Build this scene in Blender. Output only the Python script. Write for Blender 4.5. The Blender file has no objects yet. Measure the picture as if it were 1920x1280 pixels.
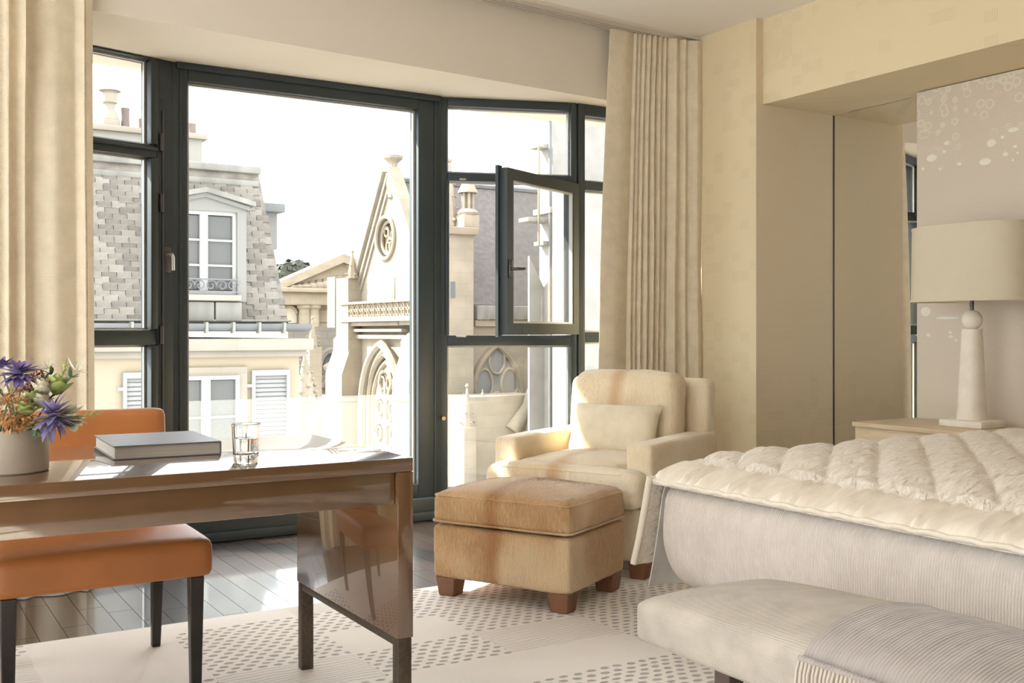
import bpy, bmesh, math, random
from mathutils import Vector, Matrix, noise
sin, cos, pi, sqrt, R = math.sin, math.cos, math.pi, math.sqrt, math.radians
random.seed(7)
sc = bpy.context.scene
COL = sc.collection

# ---------------------------------------------------------------- camera, sky, sun, exposure
F = 1975.0; HOR = 622.0; EYE = 1.08; YAW = R(31.5)
cam = bpy.data.cameras.new('camera'); camo = bpy.data.objects.new('camera', cam); COL.objects.link(camo)
camo.location = (0, 0, EYE); camo.rotation_euler = (pi / 2, 0, -YAW)
cam.sensor_width = 36; cam.lens = F / 1920 * 36; cam.shift_y = -(640 - HOR) / 1920; cam.clip_end = 400
sc.camera = camo
world = bpy.data.worlds.new('sky'); sc.world = world; world.use_nodes = True
bg = world.node_tree.nodes['Background']
bg.inputs[0].default_value = (0.945, 0.96, 1.0, 1); bg.inputs[1].default_value = 2.0
sun = bpy.data.lights.new('sun', 'SUN'); suno = bpy.data.objects.new('sun', sun); COL.objects.link(suno)
SUN_EL = R(40); SUN_DIR = Vector((0.72 * cos(SUN_EL), -0.694 * cos(SUN_EL), -sin(SUN_EL)))
suno.rotation_euler = SUN_DIR.to_track_quat('-Z', 'Y').to_euler()
suno.location = (-20, 25, 25)
sun.energy = 9.0; sun.angle = R(0.9); sun.color = (1.0, 0.93, 0.80)
sc.view_settings.view_transform = 'Standard'; sc.view_settings.look = 'None'
sc.view_settings.exposure = 1.48; sc.view_settings.gamma = 1; sc.view_settings.use_curve_mapping = False
FW = Vector((sin(YAW), cos(YAW), 0)); RT = Vector((cos(YAW), -sin(YAW), 0))

def P(px, py, u=None, v=None, z=None, d=None):
    """photo pixel -> world point on the plane u=, v=, z= or at forward depth d="""
    r = (px - 960) / F; s = (HOR - py) / F
    ray = FW + RT * r + Vector((0, 0, s))
    if u is not None: t = u / ray.x
    elif v is not None: t = v / ray.y
    elif z is not None: t = (z - EYE) / ray.z
    else: t = d
    return Vector((0, 0, EYE)) + ray * t
def PX(p):
    p = Vector(p) - Vector((0, 0, EYE)); d = p.dot(FW)
    return 960 + F * p.dot(RT) / d, HOR - F * p.z / d, d
def hit(px, py, A, Bp):
    """pixel -> (distance along the plan line A-B, z)"""
    r = (px - 960) / F; ray = FW + RT * r
    ax, ay = A; dx, dy = Bp[0] - ax, Bp[1] - ay; L = sqrt(dx * dx + dy * dy); dx /= L; dy /= L
    det = ray.x * (-dy) + dx * ray.y
    t = (ax * (-dy) + dx * ay) / det
    s = (ray.x * t - ax) * dx + (ray.y * t - ay) * dy
    return s, EYE + (HOR - py) / F * t

# ---------------------------------------------------------------- objects
INFO = {}
def link(o): COL.objects.link(o); return o
def tag(o, label=None, cat=None, group=None, kind=None):
    if label: o['label'] = label
    if cat: o['category'] = cat
    if group: o['group'] = group
    if kind: o['kind'] = kind
    return o
def root(name, label, cat, loc=(0, 0, 0), rz=0.0, group=None, kind=None, local=False):
    o = link(bpy.data.objects.new(name, None)); o.location = loc; o.rotation_euler = (0, 0, rz)
    o.empty_display_size = 0.1
    INFO[o.name] = (Matrix.Translation(Vector(loc)) @ Matrix.Rotation(rz, 4, 'Z'), local)
    return tag(o, label, cat, group, kind)
IDN = Matrix.Identity(4)
def finish(name, bm, mat, parent=None, smooth=35):
    if parent is not None:
        m, local = INFO.get(parent.name, (IDN, False))
        if not local: bmesh.ops.transform(bm, matrix=m.inverted(), verts=bm.verts)
    else: m, local = IDN, False
    me = bpy.data.meshes.new(name); bm.to_mesh(me); bm.free()
    o = link(bpy.data.objects.new(name, me))
    if mat: me.materials.append(mat)
    if smooth:
        me.polygons.foreach_set('use_smooth', [True] * len(me.polygons))
        me.set_sharp_from_angle(angle=R(smooth))
    if parent is not None: o.parent = parent
    INFO[o.name] = (m, local)
    return o
def raw(name, verts, faces, mat, parent=None, smooth=35):
    bm = bmesh.new(); vs = [bm.verts.new(v) for v in verts]
    for f in faces:
        try: bm.faces.new([vs[i] for i in f])
        except ValueError: pass
    bmesh.ops.recalc_face_normals(bm, faces=bm.faces)
    return finish(name, bm, mat, parent, smooth)
def at(mesh_obj, name, parent, loc, rot=(0, 0, 0), scl=(1, 1, 1)):
    """a copy sharing mesh data, placed in its parent's own frame given a world (or local) point"""
    o = link(bpy.data.objects.new(name, mesh_obj if isinstance(mesh_obj, bpy.types.Mesh) else mesh_obj.data))
    m, local = INFO.get(parent.name, (IDN, False)) if parent is not None else (IDN, False)
    o.location = Vector(loc) if local else m.inverted() @ Vector(loc)
    o.rotation_euler = rot; o.scale = scl
    if parent is not None: o.parent = parent
    INFO[o.name] = (m, local)
    return o
def add_box(bm, x0, x1, y0, y1, z0, z1):
    vs = [bm.verts.new((x, y, z)) for x in (x0, x1) for y in (y0, y1) for z in (z0, z1)]
    for f in ((0, 1, 3, 2), (4, 6, 7, 5), (0, 4, 5, 1), (2, 3, 7, 6), (0, 2, 6, 4), (1, 5, 7, 3)):
        bm.faces.new([vs[i] for i in f])
    return vs
def box(name, c, mat, parent=None, bev=0.0, seg=2, smooth=35):
    bm = bmesh.new(); add_box(bm, *c)
    if bev: bmesh.ops.bevel(bm, geom=bm.edges[:], offset=bev, segments=seg, affect='EDGES', profile=0.5)
    bmesh.ops.recalc_face_normals(bm, faces=bm.faces)
    return finish(name, bm, mat, parent, smooth)
def add_prism(bm, pts, ext):
    ext = Vector(ext); a = [bm.verts.new(p) for p in pts]; b = [bm.verts.new(Vector(p) + ext) for p in pts]; n = len(a)
    bm.faces.new(a); bm.faces.new(b[::-1])
    for i in range(n): bm.faces.new((a[i], b[i], b[(i + 1) % n], a[(i + 1) % n]))
def prism(name, pts, ext, mat, parent=None, smooth=35, bev=0):
    bm = bmesh.new(); add_prism(bm, pts, ext)
    bmesh.ops.recalc_face_normals(bm, faces=bm.faces)
    if bev: bmesh.ops.bevel(bm, geom=bm.edges[:], offset=bev, segments=2, affect='EDGES', profile=0.5)
    return finish(name, bm, mat, parent, smooth)
def add_tube(bm, pts, rad, n=8, caps=True, closed=False):
    pts = [Vector(p) for p in pts]; rings = []; N = len(pts)
    up = None
    for i, p in enumerate(pts):
        a = pts[(i - 1) % N] if (i or closed) else p; b = pts[(i + 1) % N] if (i < N - 1 or closed) else p
        t = (b - a).normalized()
        if up is None: up = t.orthogonal().normalized()
        x = up - t * up.dot(t); x = x.normalized() if x.length > 1e-6 else t.orthogonal().normalized(); up = x; y = t.cross(x)
        r = rad(i / max(1, N - 1)) if callable(rad) else rad
        rings.append([bm.verts.new(p + (x * cos(k * 2 * pi / n) + y * sin(k * 2 * pi / n)) * r) for k in range(n)])
    for i in range(N if closed else N - 1):
        A, Bq = rings[i], rings[(i + 1) % N]
        for k in range(n): bm.faces.new((A[k], A[(k + 1) % n], Bq[(k + 1) % n], Bq[k]))
    if caps and not closed: bm.faces.new(rings[0][::-1]); bm.faces.new(rings[-1])
def tube(name, pts, rad, mat, parent=None, n=8, closed=False):
    bm = bmesh.new(); add_tube(bm, pts, rad, n, True, closed)
    bmesh.ops.recalc_face_normals(bm, faces=bm.faces)
    return finish(name, bm, mat, parent, 50)
def add_lathe(bm, prof, c, n=24, sx=1, sy=1):
    rings = []
    for r, z in prof:
        if r < 1e-5: rings.append([bm.verts.new((c[0], c[1], c[2] + z))])
        else: rings.append([bm.verts.new((c[0] + r * sx * cos(k * 2 * pi / n), c[1] + r * sy * sin(k * 2 * pi / n), c[2] + z)) for k in range(n)])
    for A, Bq in zip(rings, rings[1:]):
        for k in range(n):
            q = [A[k % len(A)], A[(k + 1) % len(A)], Bq[(k + 1) % len(Bq)], Bq[k % len(Bq)]]
            q = [v for i, v in enumerate(q) if v not in q[:i]]
            if len(q) > 2:
                try: bm.faces.new(q)
                except ValueError: pass
def lathe(name, prof, c, mat, parent=None, n=24, sx=1, sy=1, smooth=40):
    bm = bmesh.new(); add_lathe(bm, prof, c, n, sx, sy)
    bmesh.ops.recalc_face_normals(bm, faces=bm.faces)
    return finish(name, bm, mat, parent, smooth)
def puff(name, size, c, mat, parent=None, rad=0.05, crown=0.0, n=14, wob=0.0, fn=None, side=0.0, seed=0):
    """an upholstered block: rounded edges, crowned top, slightly swollen sides"""
    bm = bmesh.new(); bmesh.ops.create_cube(bm, size=2)
    bmesh.ops.subdivide_edges(bm, edges=bm.edges[:], cuts=n, use_grid_fill=True)
    h = Vector(size) / 2
    for v in bm.verts:
        q = v.co.copy()
        # push grid lines towards the edges so that the rounding is well sampled
        q = Vector([math.copysign(1 - (1 - abs(k)) ** 1.6, k) for k in q])
        p = Vector((q.x * h.x, q.y * h.y, q.z * h.z))
        inner = Vector([max(-hh + rad, min(hh - rad, k)) for k, hh in zip(p, h)])
        dv = p - inner
        if dv.length > 1e-9: p = inner + dv.normalized() * min(rad, max(abs(dv.x), abs(dv.y), abs(dv.z)))
        ex = (1 - (p.x / h.x) ** 2); ey = (1 - (p.y / h.y) ** 2); ez = 1 - (p.z / h.z) ** 2
        if p.z > 0: p.z += crown * max(0, ex) ** 0.6 * max(0, ey) ** 0.6
        if side: p.x += math.copysign(side, p.x) * max(0, ey) * max(0, ez) * abs(q.x); p.y += math.copysign(side, p.y) * max(0, ex) * max(0, ez) * abs(q.y)
        if wob: p += noise.noise_vector(p * 9 + Vector((seed, 3, 1))) * wob
        if fn: p = fn(p)
        v.co = p + Vector(c)
    return finish(name, bm, mat, parent, 60)

# ---------------------------------------------------------------- materials
def M(name, col, rough=0.6, var=0.0, vscale=6.0, bump=0.0, bscale=60.0, stretch=(1, 1, 1), coat=0.0, sheen=0.0, metal=0.0, spec=0.5, col2=None, coatr=0.04, detail=4.0, trans=0.0):
    m = bpy.data.materials.new(name); m.use_nodes = True; nt = m.node_tree; N = nt.nodes; L = nt.links
    b = N['Principled BSDF']; b.inputs['Roughness'].default_value = rough; b.inputs['Metallic'].default_value = metal
    b.inputs['Specular IOR Level'].default_value = spec; b.inputs['Base Color'].default_value = (*col, 1)
    b.inputs['Coat Weight'].default_value = coat; b.inputs['Coat Roughness'].default_value = coatr
    b.inputs['Sheen Weight'].default_value = sheen; b.inputs['Sheen Roughness'].default_value = 0.4
    tc = N.new('ShaderNodeTexCoord'); mp = N.new('ShaderNodeMapping'); mp.inputs['Scale'].default_value = stretch
    L.new(tc.outputs['Object'], mp.inputs['Vector'])
    if var or col2:
        nz = N.new('ShaderNodeTexNoise'); nz.inputs['Scale'].default_value = vscale; nz.inputs['Detail'].default_value = detail
        L.new(mp.outputs[0], nz.inputs['Vector'])
        rp = N.new('ShaderNodeValToRGB'); e = rp.color_ramp.elements; e[0].position = 0.32; e[1].position = 0.68
        c2 = col2 or tuple(min(1, c * (1 + var)) for c in col); c1 = col if col2 else tuple(c * (1 - var) for c in col)
        e[0].color = (*c1, 1); e[1].color = (*c2, 1)
        L.new(nz.outputs[0], rp.inputs[0]); L.new(rp.outputs[0], b.inputs['Base Color'])
    if bump:
        nb = N.new('ShaderNodeTexNoise'); nb.inputs['Scale'].default_value = bscale; nb.inputs['Detail'].default_value = 3
        L.new(mp.outputs[0], nb.inputs['Vector'])
        bp = N.new('ShaderNodeBump'); bp.inputs['Strength'].default_value = bump; bp.inputs['Distance'].default_value = 0.01
        L.new(nb.outputs[0], bp.inputs['Height']); L.new(bp.outputs[0], b.inputs['Normal'])
    return m
def weave(name, col, scale=400.0, depth=0.3, rough=0.9, ribs=None, var=0.06, sheen=0.15, translucent=0.0):
    """woven cloth: crossing wave threads; ribs = one direction only"""
    m = M(name, col, rough, var=var, vscale=14, sheen=sheen, spec=0.2); nt = m.node_tree; N = nt.nodes; L = nt.links; b = N['Principled BSDF']
    tc = N['Texture Coordinate']; hs = []
    for ax in (ribs or 'XZ'):
        w = N.new('ShaderNodeTexWave'); w.bands_direction = ax; w.inputs['Scale'].default_value = scale / 6.283; w.inputs['Distortion'].default_value = 1.2; w.inputs['Detail'].default_value = 1.5; w.inputs['Detail Scale'].default_value = 2.0
        L.new(tc.outputs['Object'], w.inputs['Vector']); hs.append(w)
    h = hs[0].outputs['Fac']
    if len(hs) > 1:
        a = N.new('ShaderNodeMath'); a.operation = 'ADD'; L.new(h, a.inputs[0]); L.new(hs[1].outputs['Fac'], a.inputs[1]); h = a.outputs[0]
    bp = N.new('ShaderNodeBump'); bp.inputs['Strength'].default_value = depth; bp.inputs['Distance'].default_value = 0.004
    L.new(h, bp.inputs['Height']); L.new(bp.outputs[0], b.inputs['Normal'])
    if translucent:
        t = N.new('ShaderNodeBsdfTranslucent'); t.inputs[0].default_value = (*col, 1)
        mx = N.new('ShaderNodeMixShader'); mx.inputs[0].default_value = translucent
        L.new(b.outputs[0], mx.inputs[1]); L.new(t.outputs[0], mx.inputs[2]); L.new(mx.outputs[0], N['Material Output'].inputs[0])
    return m
def glass_pane(name, tint=(0.97, 0.985, 0.98), haze=0.0):
    m = bpy.data.materials.new(name); m.use_nodes = True; nt = m.node_tree; N = nt.nodes; L = nt.links
    N.remove(N['Principled BSDF']); out = N['Material Output']
    t = N.new('ShaderNodeBsdfTransparent'); t.inputs[0].default_value = (*tint, 1)
    g = N.new('ShaderNodeBsdfGlossy'); g.inputs['Roughness'].default_value = 0.0
    fr = N.new('ShaderNodeFresnel'); fr.inputs[0].default_value = 1.45
    mx = N.new('ShaderNodeMixShader'); L.new(t.outputs[0], mx.inputs[1]); L.new(g.outputs[0], mx.inputs[2])
    ge = N.new('ShaderNodeNewGeometry'); ml = N.new('ShaderNodeMath'); ml.operation = 'MULTIPLY_ADD'; ml.inputs[1].default_value = -1; ml.inputs[2].default_value = 1
    L.new(ge.outputs['Backfacing'], ml.inputs[0]); m3 = N.new('ShaderNodeMath'); m3.operation = 'MULTIPLY'; L.new(ml.outputs[0], m3.inputs[0]); L.new(fr.outputs[0], m3.inputs[1]); L.new(m3.outputs[0], mx.inputs[0])
    last = mx
    if haze:
        df = N.new('ShaderNodeBsdfTranslucent'); df.inputs[0].default_value = (0.9, 0.9, 0.9, 1)
        m2 = N.new('ShaderNodeMixShader'); m2.inputs[0].default_value = haze; L.new(mx.outputs[0], m2.inputs[1]); L.new(df.outputs[0], m2.inputs[2]); last = m2
    L.new(last.outputs[0], out.inputs[0])
    return m
def stone(name, col, bw=0.9, bh=0.4, mortar=0.012, axis='XZ', var=0.10, rough=0.9, joint=0.8):
    """ashlar: block joints and weathering"""
    m = M(name, col, rough, var=var, vscale=1.2, bump=0.3, bscale=12, spec=0.2); nt = m.node_tree; N = nt.nodes; L = nt.links; b = N['Principled BSDF']
    tc = N['Texture Coordinate']; sp = N.new('ShaderNodeSeparateXYZ'); cb = N.new('ShaderNodeCombineXYZ'); L.new(tc.outputs['Object'], sp.inputs[0])
    ad = N.new('ShaderNodeMath'); ad.operation = 'ADD'; L.new(sp.outputs['X'], ad.inputs[0]); L.new(sp.outputs['Y'], ad.inputs[1])
    L.new(ad.outputs[0], cb.inputs[0]); L.new(sp.outputs['Z'], cb.inputs[1])
    br = N.new('ShaderNodeTexBrick'); br.inputs['Scale'].default_value = 1; br.inputs['Brick Width'].default_value = bw; br.inputs['Row Height'].default_value = bh
    br.inputs['Mortar Size'].default_value = mortar; br.inputs['Color1'].default_value = (1, 1, 1, 1); br.inputs['Color2'].default_value = (0.9, 0.9, 0.9, 1); br.inputs['Mortar'].default_value = (joint, joint, joint, 1)
    L.new(cb.outputs[0], br.inputs['Vector'])
    mx = N.new('ShaderNodeMix'); mx.data_type = 'RGBA'; mx.blend_type = 'MULTIPLY'; mx.inputs['Factor'].default_value = 1
    src = b.inputs['Base Color'].links[0].from_socket
    L.new(src, mx.inputs['A']); L.new(br.outputs['Color'], mx.inputs['B']); L.new(mx.outputs['Result'], b.inputs['Base Color'])
    return m

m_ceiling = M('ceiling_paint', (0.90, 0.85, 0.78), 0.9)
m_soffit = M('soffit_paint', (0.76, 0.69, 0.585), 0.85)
m_frame = M('window_paint', (0.034, 0.046, 0.052), 0.42, var=0.06, vscale=3)
m_bead = M('glazing_bead_metal', (0.55, 0.56, 0.55), 0.35, metal=0.6)
m_hinge = M('window_hardware', (0.10, 0.10, 0.10), 0.35, metal=0.8)
m_pane = glass_pane('window_glass')
m_guard = glass_pane('guard_glass', haze=0.045)
m_curtain = weave('curtain_cloth', (0.80, 0.69, 0.52), 330, 0.35, translucent=0.0)
m_lacquer = M('desk_lacquer', (0.115, 0.058, 0.024), 0.25, var=0.10, vscale=9, stretch=(1, 1, 0.25), coat=1.0, coatr=0.015)
m_lacqtop = M('desk_top_lacquer', (0.30, 0.185, 0.095), 0.25, var=0.06, vscale=9, stretch=(0.25, 1, 1), coat=1.0, coatr=0.01)
for _m in (m_lacquer, m_lacqtop): _m.node_tree.nodes['Principled BSDF'].inputs['Coat IOR'].default_value = 1.85
m_bronze = M('bronze_metal', (0.11, 0.085, 0.065), 0.42, metal=0.75, var=0.2, vscale=90, bump=0.15, bscale=220)
m_leather = M('tan_leather', (0.42, 0.155, 0.045), 0.42, var=0.10, vscale=5, bump=0.08, bscale=260, spec=0.45)
m_darkwood = M('dark_wood', (0.018, 0.013, 0.012), 0.32, var=0.3, vscale=20)
m_legwood = M('walnut_leg', (0.23, 0.105, 0.055), 0.45, var=0.18, vscale=14, stretch=(1, 1, 0.2))
m_white = M('white_paint', (0.80, 0.79, 0.76), 0.6)
m_brass = M('brass', (0.45, 0.33, 0.16), 0.35, metal=1)

# ---------------------------------------------------------------- patterned materials
class NT:
    """tiny arithmetic on shader sockets"""
    def __init__(s, m): s.m = m; s.nt = m.node_tree; s.N = s.nt.nodes; s.L = s.nt.links
    def op(s, o, a, b=None, c=None):
        n = s.N.new('ShaderNodeMath'); n.operation = o
        for i, x in enumerate((a, b, c)):
            if x is None: continue
            if isinstance(x, (int, float)): n.inputs[i].default_value = x
            else: s.L.new(x, n.inputs[i])
        return n.outputs[0]
    def xyz(s, coord='Object'):
        tc = s.N.new('ShaderNodeTexCoord'); sp = s.N.new('ShaderNodeSeparateXYZ'); s.L.new(tc.outputs[coord], sp.inputs[0]); return sp.outputs
    def rnd(s, a, b, k=0.0):
        cb = s.N.new('ShaderNodeCombineXYZ'); s.L.new(a, cb.inputs[0]); s.L.new(b, cb.inputs[1]); cb.inputs[2].default_value = k
        w = s.N.new('ShaderNodeTexWhiteNoise'); s.L.new(cb.outputs[0], w.inputs['Vector']); return w.outputs['Value']
    def noise(s, scale, vec=None):
        n = s.N.new('ShaderNodeTexNoise'); n.inputs['Scale'].default_value = scale
        if vec is None:
            tc = s.N.new('ShaderNodeTexCoord'); vec = tc.outputs['Object']
        s.L.new(vec, n.inputs['Vector']); return n.outputs[0]
    def mixcol(s, fac, c1, c2):
        mx = s.N.new('ShaderNodeMix'); mx.data_type = 'RGBA'
        if isinstance(fac, (int, float)): mx.inputs['Factor'].default_value = fac
        else: s.L.new(fac, mx.inputs['Factor'])
        for k, c in (('A', c1), ('B', c2)):
            if isinstance(c, tuple): mx.inputs[k].default_value = (*c, 1)
            else: s.L.new(c, mx.inputs[k])
        return mx.outputs['Result']
    def base(s, col): s.L.new(col, s.N['Principled BSDF'].inputs['Base Color'])
    def bump(s, h, strength, dist=0.003):
        b = s.N.new('ShaderNodeBump'); b.inputs['Strength'].default_value = strength; b.inputs['Distance'].default_value = dist
        s.L.new(h, b.inputs['Height']); s.L.new(b.outputs[0], s.N['Principled BSDF'].inputs['Normal'])
    def step(s, x, a, b):
        n = s.N.new('ShaderNodeMapRange'); n.interpolation_type = 'SMOOTHSTEP'; n.inputs['From Min'].default_value = a; n.inputs['From Max'].default_value = b
        s.L.new(x, n.inputs['Value']); return n.outputs[0]

def wallpaper(name, col, dens=0.80, cell=0.075, low=None):
    m = M(name, col, 0.75, spec=0.25); k = NT(m); x, y, z = k.xyz()
    h = k.op('ADD', x, y)
    ci = k.op('FLOOR', k.op('DIVIDE', h, cell)); cj = k.op('FLOOR', k.op('DIVIDE', z, cell * 0.8))
    r = k.rnd(ci, cj); r2 = k.rnd(ci, cj, 3.1)
    big = k.noise(1.3)
    on = k.op('GREATER_THAN', k.op('ADD', r, k.op('MULTIPLY', k.op('SUBTRACT', big, 0.5), 0.7)), dens)
    if low is not None:
        on = k.op('MULTIPLY', on, k.op('SUBTRACT', 1.0, k.step(k.op('ADD', z, k.op('MULTIPLY', r2, 0.35)), low - 0.1, low + 0.2)))
    sh = k.op('SINE', k.op('MULTIPLY', h, 520.0)); sv = k.op('SINE', k.op('MULTIPLY', z, 520.0))
    d = k.op('GREATER_THAN', r2, 0.5); line = k.op('ADD', k.op('MULTIPLY', sh, d), k.op('MULTIPLY', sv, k.op('SUBTRACT', 1.0, d)))
    line = k.op('MULTIPLY', k.step(line, 0.1, 0.7), on)
    fine = k.op('MULTIPLY', k.op('SINE', k.op('MULTIPLY', z, 900.0)), 0.12)
    k.base(k.mixcol(k.op('MULTIPLY', line, 0.22), col, tuple(c * 0.62 for c in col)))
    k.bump(k.op('ADD', k.op('MULTIPLY', line, -1.0), fine), 0.35, 0.004)
    return m
m_wall = wallpaper('wallpaper_cream', (0.80, 0.675, 0.455))
m_niche = wallpaper('wallpaper_niche', (0.77, 0.65, 0.465), 0.55, 0.07, low=0.86)

def rug_mat():
    col = (0.86, 0.80, 0.735); m = M('rug_wool', col, 0.95, sheen=0.3, spec=0.1); k = NT(m); x, y, z = k.xyz()
    n1 = k.noise(5.0); x2 = k.op('ADD', x, k.op('MULTIPLY', k.op('SUBTRACT', n1, 0.5), 0.035)); n2 = k.noise(6.3); y2 = k.op('ADD', y, k.op('MULTIPLY', k.op('SUBTRACT', n2, 0.5), 0.04))
    row = k.op('FLOOR', k.op('DIVIDE', y2, 0.034)); fy = k.op('SUBTRACT', k.op('FRACT', k.op('DIVIDE', y2, 0.034)), 0.5)
    xo = k.op('ADD', k.op('DIVIDE', x2, 0.050), k.op('MULTIPLY', row, 0.5)); fx = k.op('SUBTRACT', k.op('FRACT', xo), 0.5)
    e = k.op('ADD', k.op('POWER', k.op('DIVIDE', k.op('ABSOLUTE', fx), 0.32), 2.0), k.op('POWER', k.op('DIVIDE', k.op('ABSOLUTE', fy), 0.30), 2.0))
    dash = k.op('SUBTRACT', 1.0, k.step(e, 0.45, 1.15))
    ci = k.op('FLOOR', k.op('DIVIDE', x2, 0.46)); cj = k.op('FLOOR', k.op('DIVIDE', y2, 0.272))
    r = k.rnd(ci, cj, 2.0)
    ln = k.step(k.op('SINE', k.op('ADD', k.op('MULTIPLY', y, 290.0), k.op('MULTIPLY', n1, 16.0))), 0.2, 0.9)
    mask_d = k.op('MULTIPLY', k.op('GREATER_THAN', r, 0.28), k.op('LESS_THAN', r, 0.84)); mask_l = k.op('GREATER_THAN', r, 0.84)
    hole = k.op('ADD', k.op('MULTIPLY', dash, mask_d), k.op('MULTIPLY', k.op('MULTIPLY', ln, 0.45), mask_l))
    tone = k.mixcol(k.step(k.noise(2.0), 0.35, 0.65), tuple(c * 0.96 for c in col), (0.88, 0.83, 0.77))
    k.base(k.mixcol(k.op('MULTIPLY', hole, 0.80), tone, (0.30, 0.26, 0.24)))
    fuzz = k.noise(340.0)
    k.bump(k.op('ADD', k.op('MULTIPLY', hole, -1.0), k.op('MULTIPLY', fuzz, 0.35)), 0.7, 0.006)
    return m
m_rug = rug_mat()
def floor_mat():
    m = M('dark_oak_floor', (0.030, 0.018, 0.014), 0.35, spec=0.5, coat=1.0, coatr=0.06); k = NT(m)
    tc = k.N.new('ShaderNodeTexCoord'); mp = k.N.new('ShaderNodeMapping'); mp.inputs['Scale'].default_value = (14, 1.2, 14); k.L.new(tc.outputs['Object'], mp.inputs[0])
    g = k.noise(6.0, mp.outputs[0]); oi = k.N.new('ShaderNodeObjectInfo')
    f = k.op('ADD', k.op('MULTIPLY', k.step(g, 0.3, 0.7), 0.5), k.op('MULTIPLY', oi.outputs['Random'], 0.5))
    k.base(k.mixcol(f, (0.012, 0.0075, 0.0065), (0.042, 0.023, 0.016))); k.bump(g, 0.03, 0.001)
    return m
m_floor = floor_mat()
m_joint = M('floor_underlay', (0.17, 0.13, 0.10), 0.6)

# ---------------------------------------------------------------- the room
CEIL = 2.90; WR = 4.40; WL = -1.6; SOFV = 4.95; HEAD = 2.46; BACK = -2.2
st = lambda o: tag(o, kind='structure')
fl = bmesh.new(); add_box(fl, WL - .1, 5.2, BACK, 3.62, -0.20, 0.0); add_box(fl, WL - .1, 5.2, 3.62, 5.75, -0.20, -0.008)
floor = st(finish('floor', fl, m_joint))
plank_me = box('plank_template', (-0.5, 0.5, 0, 1, -0.0085, 0), m_floor, None, 0.0006, 1).data
bpy.data.objects.remove(bpy.data.objects['plank_template'])
rp = random.Random(3); u = WL
while u < WR - .01:
    v = 3.62
    w = min(0.092, WR - u); first = True
    while v < 5.60:
        L_ = rp.uniform(0.25, 0.9) if first else rp.uniform(0.7, 1.2); first = False
        L_ = min(L_, 5.62 - v)
        at(plank_me, 'plank', floor, (u + w / 2, v, 0.0), (0, 0, 0), (w - 0.0018, L_ - 0.0018, 1)); v += L_
    u += w
st(box('ceiling', (WL - .1, 5.2, BACK, 5.75, CEIL, CEIL + .15), m_ceiling))
# window wall: the beam over the bay, and solid wall to the left behind the curtain
SF = lambda u: 4.80 + .088 * (u - .85)      # the beam runs a little askew to the floor boards
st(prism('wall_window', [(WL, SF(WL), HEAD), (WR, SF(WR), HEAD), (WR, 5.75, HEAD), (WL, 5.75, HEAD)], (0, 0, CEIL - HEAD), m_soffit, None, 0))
st(box('wall_window_side', (WL, 0.36, 5.22, 5.50, 0, HEAD), m_wall))
bm = bmesh.new(); LW0, LW1 = -0.4, 4.1      # wide opening out of view, added to bring in side daylight
for c in ((WL - .1, WL, BACK, LW0, -.01, CEIL), (WL - .1, WL, LW1, 5.75, -.01, CEIL), (WL - .1, WL, LW0, LW1, -.01, .15), (WL - .1, WL, LW0, LW1, 2.62, CEIL)): add_box(bm, *c)
st(finish('wall_left', bm, m_wall, None, 0))
st(box('wall_back', (WL - .1, 5.2, BACK - .1, BACK, 0, CEIL), M('back_wall_dim_brown', (.30, .22, .15), .5)))  # unseen wall, coloured dark brown so less fill light bounces forward
# right wall: pier beside the curtain, stepped header, deep niche with its return
st(box('wall_right', (WR, 5.2, 4.47, 5.75, 0, CEIL), m_niche)).data.materials.clear()
pier = bpy.data.objects['wall_right']; pier.data.materials.append(m_niche); pier.data.materials.append(m_wall)
for p in pier.data.polygons:
    if p.normal.x < -0.5: p.material_index = 1
st(box('wall_header', (4.455, 5.2, BACK, 4.47, 2.405, CEIL), m_wall))
st(box('wall_niche_back', (5.06, 5.2, BACK, 4.47, 0, 2.405), m_niche))
m_track = M('track_metal', (0.62, 0.57, 0.49), 0.5)
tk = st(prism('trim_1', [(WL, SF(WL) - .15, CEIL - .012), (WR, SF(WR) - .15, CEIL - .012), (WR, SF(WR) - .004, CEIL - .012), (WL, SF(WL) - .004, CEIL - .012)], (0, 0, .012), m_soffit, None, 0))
for i, vv in enumerate((-.125, -.095, -.065, -.035)):
    prism('rail', [(WL, SF(WL) + vv, CEIL - .030), (WR, SF(WR) + vv, CEIL - .030), (WR, SF(WR) + vv + .012, CEIL - .030), (WL, SF(WL) + vv + .012, CEIL - .030)], (0, 0, .018), m_track, tk, 0)
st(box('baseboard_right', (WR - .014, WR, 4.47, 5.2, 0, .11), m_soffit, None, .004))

# ---------------------------------------------------------------- bay window
GP = []
def member(name, c, parent, bev=0.006, mat=None): return box(name, c, mat or m_frame, parent, bev, 2)
def pane(x0, x1, z0, z1, parent, y=0.05, bead=0.010):
    """a glass pane with its glazing beads"""
    p = box('pane', (x0, x1, y - .006, y + .006, z0, z1), m_pane, parent, 0, smooth=0)
    bm = bmesh.new()
    for c in ((x0, x0 + bead, y - .02, y - .007, z0, z1), (x1 - bead, x1, y - .02, y - .007, z0, z1), (x0 + bead, x1 - bead, y - .02, y - .007, z0, z0 + bead), (x0 + bead, x1 - bead, y - .02, y - .007, z1 - bead, z1)):
        add_box(bm, *c)
    finish('glazing_bead', bm, m_bead, p, 0)
    return p
def facet(n, A, Bp):
    dx, dy = Bp[0] - A[0], Bp[1] - A[1]
    o = root('window_%d' % n, None, None, (A[0], A[1], 0), math.atan2(dy, dx), kind='structure', local=True)
    return o, sqrt(dx * dx + dy * dy)
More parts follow.
